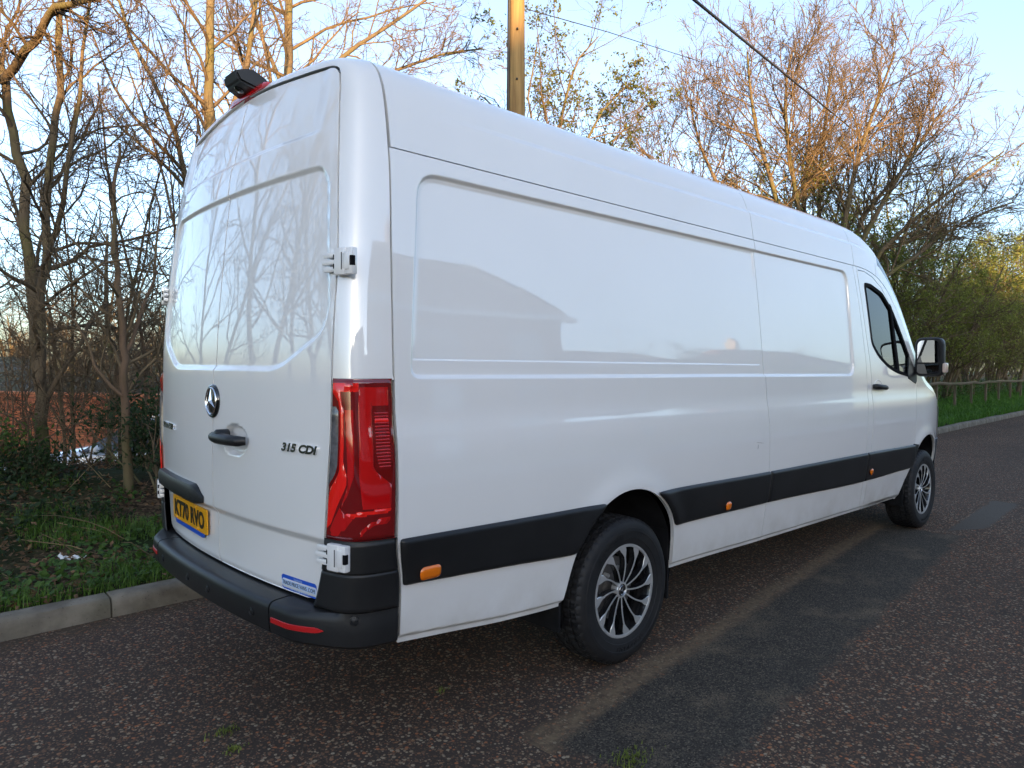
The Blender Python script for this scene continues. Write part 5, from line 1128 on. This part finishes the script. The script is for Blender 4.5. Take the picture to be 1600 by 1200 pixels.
def place_text(name, body, size, p, r, u, n, lift, mat, parent, width=None, height=None, depth=.001, bend=None, **kw):
    me = text_mesh(body, size, depth, **kw); co = np.array([v.co[:] for v in me.vertices]); w = np.ptp(co[:, 0]); h = np.ptp(co[:, 1])
    cx = (co[:, 0].max()+co[:, 0].min())/2; cy = (co[:, 1].max()+co[:, 1].min())/2
    fx = (width/w) if width else 1; fy = (height/h) if height else fx
    A = (co[:, 0]-cx)*fx; B = (co[:, 1]-cy)*fy; C = co[:, 2]+lift
    q = bend(A, B, C) if bend is not None else p+r*A[:, None]+u*B[:, None]+n*C[:, None]
    me.vertices.foreach_set('co', np.asarray(q, dtype=np.float32).ravel()); me.update()
    me.materials.clear(); me.materials.append(mat)
    return link(name, me, parent)
def door_bend(y0, z0):
    def f(a, b, c):
        one = np.isscalar(a); a, b, c = [np.atleast_1d(np.asarray(q, float)) for q in (a, b, c)]; c = np.broadcast_to(c, a.shape); y = y0-a; z = z0+b; h = .01
        ty = rear(y+h, z, False)-rear(y-h, z, False); tz = rear(y, z+h, False)-rear(y, z-h, False); n = np.cross(tz, ty); n /= np.linalg.norm(n, axis=1)[:, None]
        p = rear(y, z, False)+n*c[:, None]; return p[0] if one else p
    return f
place_text('model_lettering', '315 CDI', .1, None, None, None, None, .004, MAT['chrome'], door_r, width=.212, height=.032, depth=.003, bend=door_bend(-.692, 1.128), shear=.25, bold=.005)
place_text('name_lettering', 'SPRINTER', .1, None, None, None, None, .004, MAT['chrome'], door_l, width=.250, height=.030, depth=.003, bend=door_bend(.660, 1.122), shear=.2, bold=.005)
# round emblem with three-pointed star on the centre joint
p, r, u, n = rear_frame(-.004, 1.270)
mb = MB(); mb.lathe([(.071, -.012), (.071, .004), (.068, .009), (.063, .011), (.061, .008), (.0, .011)], 40, p, (n, r, u)); em = mb.build('emblem', MAT['gloss_black'], VAN, smooth=math.radians(30))
mb = MB(); mb.lathe([(.059, .008), (.059, .012), (.0555, .0145), (.052, .012), (.052, .008)], 44, p, (n, r, u)); mb.build('emblem_ring', MAT['chrome'], em, smooth=math.radians(60))
mb = MB()
for k in range(3):
    a = math.radians(90+120*k); tip = p+(r*math.cos(a)+u*math.sin(a))*.055+n*.0125; L0 = p+(r*math.cos(a+1.047)+u*math.sin(a+1.047))*.011+n*.012; R0 = p+(r*math.cos(a-1.047)+u*math.sin(a-1.047))*.011+n*.012; c0 = p+n*.021
    mb.add([c0, L0, tip, R0], [(0, 1, 2), (0, 2, 3)])
mb.build('emblem_star', MAT['chrome'], em, fix=False)
# handle on the right rear door
p, r, u, n = rear_frame(-.20, 1.127, False)
mb = MB(); mb.tube([p-r*.128+n*.004, p-r*.122+n*.026, p-r*.06+n*.040, p+r*.05+n*.040, p+r*.118+n*.032, p+r*.130+n*.006], [.014, .021, .023, .022, .021, .016], 12)
mb.lathe([(.026, .0), (.026, .046), (.020, .052), (.0, .053)], 18, p-r*.045+u*.010, (n, r, u)); mb.build('rear_handle', MAT['plastic'], door_r, smooth=math.radians(50))
# number plate with light bar above
p, r, u, n = rear_frame(.355, .735); p = p+n*.004
mb = MB(); mb.prism(round_poly([(-.26, -.056), (.26, -.056), (.26, .056), (-.26, .056)], .008, 4), n*.006, p, r, u); plate = mb.build('number_plate', MAT['plate'], VAN)
plate['label'] = 'yellow plate reading KT70 RVO'
place_text('plate_lettering', 'KT70 RVO', .1, p, r, u, n, .0075, MAT['plate_text'], plate, width=.455, height=.079, depth=.0006, bold=.0035)
mb = MB(); mb.prism(round_poly([(-.222, -.066), (.20, -.066), (.215, -.046), (-.235, -.046)], .004, 2), n*.0052, p-n*.001-u*.012, r, u); mb.build('dealer_strip', MAT['blue'], plate)
for dx, dy in ((-.19, -.048), (.135, -.048), (.12, .046)):
    mb = MB(); mb.lathe([(.0065, .006), (.0065, .009), (.004, .0105), (0, .0105)], 10, p+r*dx+u*dy, (n, r, u)); mb.build('plate_screw', MAT['plate'], plate)
prof = [(.0, .045), (.022, .040), (.030, .022), (.026, -.030), (.010, -.044), (.0, -.046)]; v = []; ys = np.linspace(.815, .105, 26)
for y in ys:
    w = 1-.75*smooth01(np.array((.20-y)/.11)); w = float(w)*(.65+.35*float(smooth01(np.array((.86-y)/.06))))
    pp, rr_, uu, nn = rear_frame(y, .852-.022*(1-w))
    for o, h in prof: v.append(pp+nn*(o*w+.002)+np.array([0, 0, 1.])*h*w)
m = len(prof); mb = MB(); mb.add(v, [(i*m+j, i*m+j+1, (i+1)*m+j+1, (i+1)*m+j) for i in range(25) for j in range(m-1)]+[tuple(range(m)), tuple(range(25*m, 26*m))]); mb.build('plate_light_bar', MAT['plastic'], VAN, smooth=math.radians(40))
# dealer sticker
zc, yc = .617, -.640
mb = MB(); pp, r, u, n = rear_frame(yc, zc); pts = round_poly([(-.108, -.028), (.108, -.028), (.108, .028), (-.108, .028)], .008, 4); v = []
g = 24; db = door_bend(yc, zc)
vv = []; ff = []
for i in range(g+1):
    a = -.108+.216*i/g; hh = .028 if 0 < i < g else .021
    vv += [db(a, -hh, .0012), db(a, hh, .0012)]
ff = [(2*i, 2*i+2, 2*i+3, 2*i+1) for i in range(g)]
stk = link('dealer_sticker', mesh('dealer_sticker', vv, ff, MAT['blue']), door_r); stk['label'] = 'blue sticker reading TRADE PRICE VANS .COM'
vv = []
for i in range(g+1):
    a = -.104+.208*i/g; vv += [db(a, -.0095, .0018), db(a, .0095, .0018)]
link('sticker_band', mesh('sticker_band', vv, ff, MAT['sticker_white']), stk)
place_text('sticker_lettering', 'TRADE PRICE VANS .COM', .1, None, None, None, None, .0026, MAT['plate_text'], stk, width=.198, height=.0145, depth=.0002, bend=db)
dt = door_bend(yc, zc+.0195); place_text('sticker_lettering', 'Supplied By', .1, None, None, None, None, .0022, MAT['sticker_white'], stk, width=.052, height=.009, depth=.0002, bend=dt)
dt = door_bend(yc, zc-.0195); place_text('sticker_lettering', 'Tel: 01268 490376', .1, None, None, None, None, .0022, MAT['sticker_white'], stk, width=.115, height=.009, depth=.0002, bend=dt)
# door hinges: strap fingers, body block, pin
for sg in (-1, 1):
    for hz, mat2 in ((1.776, 'paint'), (.775, 'paint')):
        ed = .872; xh = float(Xr(ed, hz)); n = np.array([-.97, sg*.22, 0]); n /= np.linalg.norm(n); r = np.array([-n[1], n[0], 0])*(1 if sg < 0 else -1)
        if r[1]*sg < 0: r = -r                     # r points outward from the centre of the van
        u = np.array([0, 0, 1.]); o = np.array([xh, sg*ed, hz]); hg = MB()
        R = Matrix([[r[0], u[0], n[0]], [r[1], u[1], n[1]], [r[2], u[2], n[2]]])
        hg.box(o+r*.022+n*.012, (.055, .092, .030), R, bev=.006)
        hg.box(o+r*.058+n*.010, (.045, .090, .026), R, bev=.006)
        hinge = hg.build('hinge', MAT['paint'], VAN, smooth=math.radians(35))
        for k, dz in enumerate((.024, 0.0, -.024)):
            fg = MB(); fg.box(o-r*(.030)+u*dz+n*.010, (.085 if k == 1 else .070, .019, .020), R, bev=.006); fg.build('hinge_finger', MAT['paint'], hinge, smooth=math.radians(35))
        for dz in (.013, -.013):
            sl = MB(); sl.box(o-r*.003+u*dz*1.2+n*.0235, (.010, .018, .006), R, bev=.0025); sl.build('hinge_slot', MAT['gap'], hinge)
        pn = MB(); pn.box(o+r*.052+n*.020, (.034, .060, .014), R, bev=.005); pn.build('hinge_link', MAT['paint'], hinge, smooth=math.radians(35))
        pn = MB(); pn.box(o+r*.0345+n*.0268, (.003, .058, .003), R); pn.build('hinge_slot', MAT['gap'], hinge)
        pn = MB(); pn.box(o+r*.075+n*.016, (.012, .034, .016), R, bev=.002); pn.build('hinge_buffer', MAT['gap'], hinge)
# third brake light and camera housing above the doors
v = []; ys = np.linspace(-.20, .20, 22)
for y in ys:
    w = float(smooth01(np.array((.205-abs(y))/.05))); zc = 2.586-.10*y*y; xc = -1.425+.03*y*y
    for o, h in ((-.0, .018), (.010, .016), (.018, .004), (.017, -.012), (.0, -.020)): v.append((xc-(o*(.35+.65*w)), y, zc+h*(.4+.6*w)))
mb = MB(); mb.add(v, [(i*5+j, i*5+j+1, i*5+j+6, i*5+j+5) for i in range(21) for j in range(4)]+[(0, 1, 2, 3, 4), tuple(range(105, 110))]); mb.build('brake_light', MAT['red'], VAN, smooth=math.radians(40))
mb = MB()
q = [(-1.37, .105, 2.600), (-1.37, -.105, 2.600), (-1.38, .092, 2.640), (-1.38, -.092, 2.640),
     (-1.500, .076, 2.612), (-1.500, -.076, 2.612), (-1.520, .062, 2.655), (-1.520, -.062, 2.655), (-1.425, .092, 2.585), (-1.425, -.092, 2.585), (-1.450, .082, 2.676), (-1.450, -.082, 2.676)]
mb.add(q, [(2, 10, 11, 3), (10, 6, 7, 11), (4, 5, 7, 6), (4, 8, 9, 5), (0, 1, 9, 8), (0, 8, 10, 2), (8, 4, 6, 10), (1, 3, 11, 9), (9, 11, 7, 5), (0, 2, 3, 1)])
me = mb.mesh('camera_housing', MAT['plastic']); bm = bmesh.new(); bm.from_mesh(me); bmesh.ops.bevel(bm, geom=bm.edges[:], offset=.010, segments=2, affect='EDGES'); bm.to_mesh(me); bm.free()
hs_ = link('reversing_camera', me, VAN); me.polygons.foreach_set('use_smooth', np.ones(len(me.polygons), bool)); me.set_sharp_from_angle(angle=math.radians(40))
mb = MB(); mb.lathe([(.022, -.02), (.022, .004), (.017, .008), (.0, .010)], 18, (-1.470, 0, 2.602), ((-.45, 0, -.89), (0, 1, 0), (-.89, 0, .45))); mb.build('camera_lens', MAT['gloss_black'], hs_, smooth=math.radians(40))

# ---- door mirrors
for sg in (-1, 1):
    o = np.array([4.06, sg*1.075, 1.53])
    def rr2(w, h, x, r): return [(x, sg*(1.075+a), 1.528+b) for a, b in round_poly([(-w, -h), (w, -h), (w, h), (-w, h)], r, 6)]
    rings = [rr2(.100, .158, 4.005, .055), rr2(.108, .166, 4.020, .06), rr2(.108, .165, 4.07, .06), rr2(.092, .145, 4.135, .06), rr2(.050, .09, 4.165, .05)]
    n = len(rings[0]); mb = MB(); mb.add(sum(rings, []), [(i*n+j, i*n+(j+1) % n, (i+1)*n+(j+1) % n, (i+1)*n+j) for i in range(4) for j in range(n)]+[tuple(range(n)), tuple(range(4*n, 5*n))])
    mir_o = mb.build('door_mirror', MAT['plastic'], VAN, smooth=math.radians(45))
    tilt = .10*(-1)
    def pane(name, z0, z1, rads, yaw):
        pts = round_poly([(-.086, z0), (.086, z0), (.086, z1), (-.086, z1)], rads, 6); c = (z0+z1)/2
        v = [(3.990+a*math.tan(yaw), sg*(1.075+a), 1.528+b) for a, b in pts]; m_ = MB(); m_.add(v, [tuple(range(len(v)))]); return m_.build(name, MAT['mirror'], mir_o, fix=False)
    pane('mirror_glass', -.045, .142, [.012, .012, .05, .05], -.12); pane('wide_angle_glass', -.142, -.058, [.03, .03, .012, .012], -.16)
    mb = MB(); mb.box((4.03, sg*1.197, 1.438), (.06, .035, .085), bev=.014); mb.build('mirror_indicator', simple('indicator_lens', (.55, .42, .34), .15, coat=1.0) if sg < 0 else bpy.data.materials['indicator_lens'], mir_o, smooth=math.radians(45))
    mb = MB(); mb.box((4.055, sg*.95, 1.415), (.07, .16, .062), bev=.014); mb.build('mirror_arm', MAT['plastic'], mir_o, smooth=math.radians(45))

# small scuff on the long side panel
MAT['scuff'] = simple('scuffed_paint', (.22, .21, .20), .8)
for (xa, za, xb, zb_) in ((1.205, .986, 1.29, .976), (1.226, .972, 1.220, .944)):
    n_ = np.linspace(0, 1, 6); xx_ = xa+(xb-xa)*n_; zz_ = za+(zb_-za)*n_; pt = side(xx_, zz_)+np.array([0, -.0004, 0]); mb = MB(); mb.tube(pt, [.0005, .0012, .0010, .0013, .0008, .0004], 4); mb.build('scuff_mark', MAT['scuff'], VAN)
# ---- cab interior seen through the glass
mb = MB()
mb.box((2.86, 0, 1.45), (.03, 1.66, 1.35)); mb.box((3.75, 0, .62), (1.8, 1.5, .10)); mb.box((4.15, 0, 1.12), (.42, 1.55, .34), bev=.05)
mb.build('bulkhead_and_dash', MAT['seat'], VAN)
for yy in (-.52, .18, .58):
    mb = MB(); mb.box((3.32, yy, .86), (.50, .46, .16), bev=.05); mb.box((3.08, yy, 1.22), (.14, .46, .66), Matrix.Rotation(-.12, 3, 'Y'), bev=.05); mb.box((3.03, yy, 1.63), (.09, .27, .20), bev=.04); mb.build('cab_seat', MAT['seat'], VAN, smooth=math.radians(45))
mb = MB()
tor = [(3.62+.07*math.cos(a), -.52+.19*math.sin(a), 1.18+.17*math.cos(a)) for a in np.linspace(0, 2*math.pi, 28)]
mb.tube(tor, .011, 8, cap=False); mb.build('steering_wheel', MAT['seat'], VAN, smooth=True)

# ---- wheels
def wheel_meshes():
    K = 96; R = .352; ax = (0, -1, 0); fr = (np.array([0, -1., 0]), np.array([1., 0, 0]), np.array([0, 0, 1.]))
    # along = outward; tyre section, outer sidewall at +.1175
    side_p = [(.222, .098), (.226, .106), (.238, .110), (.250, .112), (.2515, .1145), (.262, .1155), (.285, .118), (.2865, .1195), (.302, .1185), (.3035, .1165), (.318, .114), (.330, .108), (.3395, .1005), (.3445, .093)]
    tread = []
    for a, b in ((.093, .066), (.056, .018), (.010, -.010), (-.018, -.056), (-.066, -.093)):
        crown = lambda h: R-.004*(h/.09)**2
        tread += [(crown(a)-.0015, a), (crown(a-.002), a-.003), (crown(b), b+.003), (crown(b)-.0015, b), (R-.011, b-.0005 if b > -.09 else b)]
        nxt = {.066: .056, .018: .010, -.010: -.018, -.056: -.066}.get(b)
        if nxt is not None: tread += [(R-.011, nxt+.0005)]
    prof = side_p+tread[:-1]+[(r, -h) for r, h in side_p[::-1]]
    P = np.array(prof); m = len(P); v = []; f = []
    for i in range(K*2):
        t = 2*math.pi*i/(K*2); cut = 1.0
        for j, (r, h) in enumerate(P):
            rr = r
            if r > R-.0065 and abs(h) < .094 and len(side_p) <= j < m-len(side_p):
                tw = (i+int(abs(h)*120)) % 4
                if tw == 0: rr = r-.0075
            elif .3300 < r <= .346 and abs(h) > .09 and i % 4 == 0: rr = r-.006
            v.append((rr*math.cos(t), -h, rr*math.sin(t)))
    n = K*2; f = [(i*m+j, i*m+j+1, ((i+1) % n)*m+j+1, ((i+1) % n)*m+j) for i in range(n) for j in range(m-1)]
    tb = MB(); tb.add(v, f); tyre = tb.mesh('tyre', MAT['tyre'], smooth=math.radians(20))
    # barrel (the wheel itself)
    wb = MB(); wb.lathe([(.2235, .098), (.2225, .104), (.217, .1055), (.211, .103), (.205, .088), (.198, .05), (.190, .0), (.195, -.06), (.222, -.095)], 72, (0, 0, 0), fr); barrel = wb.mesh('wheel', MAT['rim_black'], smooth=math.radians(40))
    lb = MB(); lb.lathe([(.2245, .1010), (.2235, .1062), (.2175, .1072), (.2105, .1052), (.2095, .100)], 72, (0, 0, 0), fr); lip = lb.mesh('rim_lip', MAT['alloy'], smooth=math.radians(40))
    # one spoke: machined face, dark flanks
    def spoke():
        sb = MB(); rs = np.linspace(.034, .2115, 12); v = []
        for r in rs:
            k = (r-.034)/.1775; sw = -.34*k**1.5+.12*k; w = .0034+.0012*k+.020*smooth01(np.array((k-.68)/.30)); h = .088+.016*math.sin(k*1.7); h = min(h, .1045)
            for aw, hh in ((-w, h-.034), (-w, h-.002), (-w*.86, h), (w*.86, h), (w, h-.002), (w, h-.034)):
                a = sw+aw/r; v.append((r*math.sin(a), -hh, r*math.cos(a)))
        m = 6; n = len(rs); f = []; mi = []
        b = 0
        for i in range(n-1):
            for j in range(5): f.append((i*m+j, i*m+j+1, (i+1)*m+j+1, (i+1)*m+j)); mi.append(1 if j in (0, 4) else 0)
        sb.v = v; sb.f = f; sb.m = mi; return sb.mesh('spoke', [MAT['alloy'], MAT['rim_black']], smooth=math.radians(30))
    hb = MB(); hb.lathe([(.040, .05), (.040, .084), (.037, .0885), (.030, .0895), (.0285, .0865)], 36, (0, 0, 0), fr); hub = hb.mesh('hub_ring', MAT['alloy'], smooth=math.radians(40))
    cb = MB(); cb.lathe([(.0285, .080), (.0285, .087), (.024, .0885), (0, .0885)], 32, (0, 0, 0), fr)
    cap = cb.mesh('centre_cap', MAT['gloss_black'], smooth=math.radians(40))
    st = MB(); p = np.array([0, -.0886, 0.]); r = np.array([1., 0, 0]); u = np.array([0, 0, 1.]); n = np.array([0, -1., 0])
    for k in range(3):
        a = math.radians(90+120*k); st.add([p+n*.0018, p+(r*math.cos(a+1.047)+u*math.sin(a+1.047))*.004, p+(r*math.cos(a)+u*math.sin(a))*.0195, p+(r*math.cos(a-1.047)+u*math.sin(a-1.047))*.004], [(0, 1, 2), (0, 2, 3)])
    st.lathe([(.0225, .0884), (.0215, .0896), (.0205, .0884)], 28, (0, 0, 0), fr); star = st.mesh('cap_star', MAT['chrome'])
    db = MB(); db.lathe([(.0, .035), (.075, .035), (.078, .028), (.150, .026), (.150, .004), (.0, .004)], 56, (0, 0, 0), fr)
    disc = db.mesh('brake_disc', MAT['disc'], smooth=math.radians(30))
    nb = MB(); nb.lathe([(.012, .030), (.012, .050), (.009, .056), (0, .056)], 8, (0, 0, 0), fr); nut = nb.mesh('wheel_nut', MAT['alloy'], smooth=math.radians(30))
    return dict(tyre=tyre, wheel=barrel, lip=lip, spoke=spoke(), hub=hub, cap=cap, star=star, disc=disc, nut=nut)
WM = wheel_meshes()
tx = text_mesh('HANKOOK', .032, .0012, spacing=1.1); letters = np.array([v.co[:] for v in tx.vertices])
for v in tx.vertices:
    a = -math.pi/2+v.co.x*1.35/.31; rr = .273+v.co.y; v.co = (rr*math.cos(a), -.1178-v.co.z, rr*math.sin(a))
tx.materials.clear(); tx.materials.append(MAT['tyre'])
for cx in (0.0, 4.325):
    for sg in (-1, 1):
        w = bpy.data.objects.new('wheel', WM['wheel']); COL.objects.link(w); w.parent = VAN
        w.location = (cx-1.85, sg*.855, .352); w.rotation_euler = (0, 0, 0 if sg < 0 else math.pi)
        ang = .13 if cx == 0 else .45
        def sub(nm, me, rot=0.0, loc=(0, 0, 0)):
            o = bpy.data.objects.new(nm, me); COL.objects.link(o); o.parent = w; o.rotation_euler = (0, rot, 0); o.location = loc; return o
        sub('tyre', WM['tyre']); sub('rim_lip', WM['lip']); sub('hub_ring', WM['hub']); sub('centre_cap', WM['cap'], ang); sub('cap_star', WM['star'], ang+.3); sub('brake_disc', WM['disc'])
        sub('tyre_lettering', tx, -.10); sub('tyre_lettering', tx, math.pi-.5)
        for k in range(12): sub('spoke', WM['spoke'], ang+k*math.pi/6)
        for k in range(6):
            a = ang+.2+k*math.pi/3; sub('wheel_nut', WM['nut'], 0, (.098*math.sin(a), 0, .098*math.cos(a)))
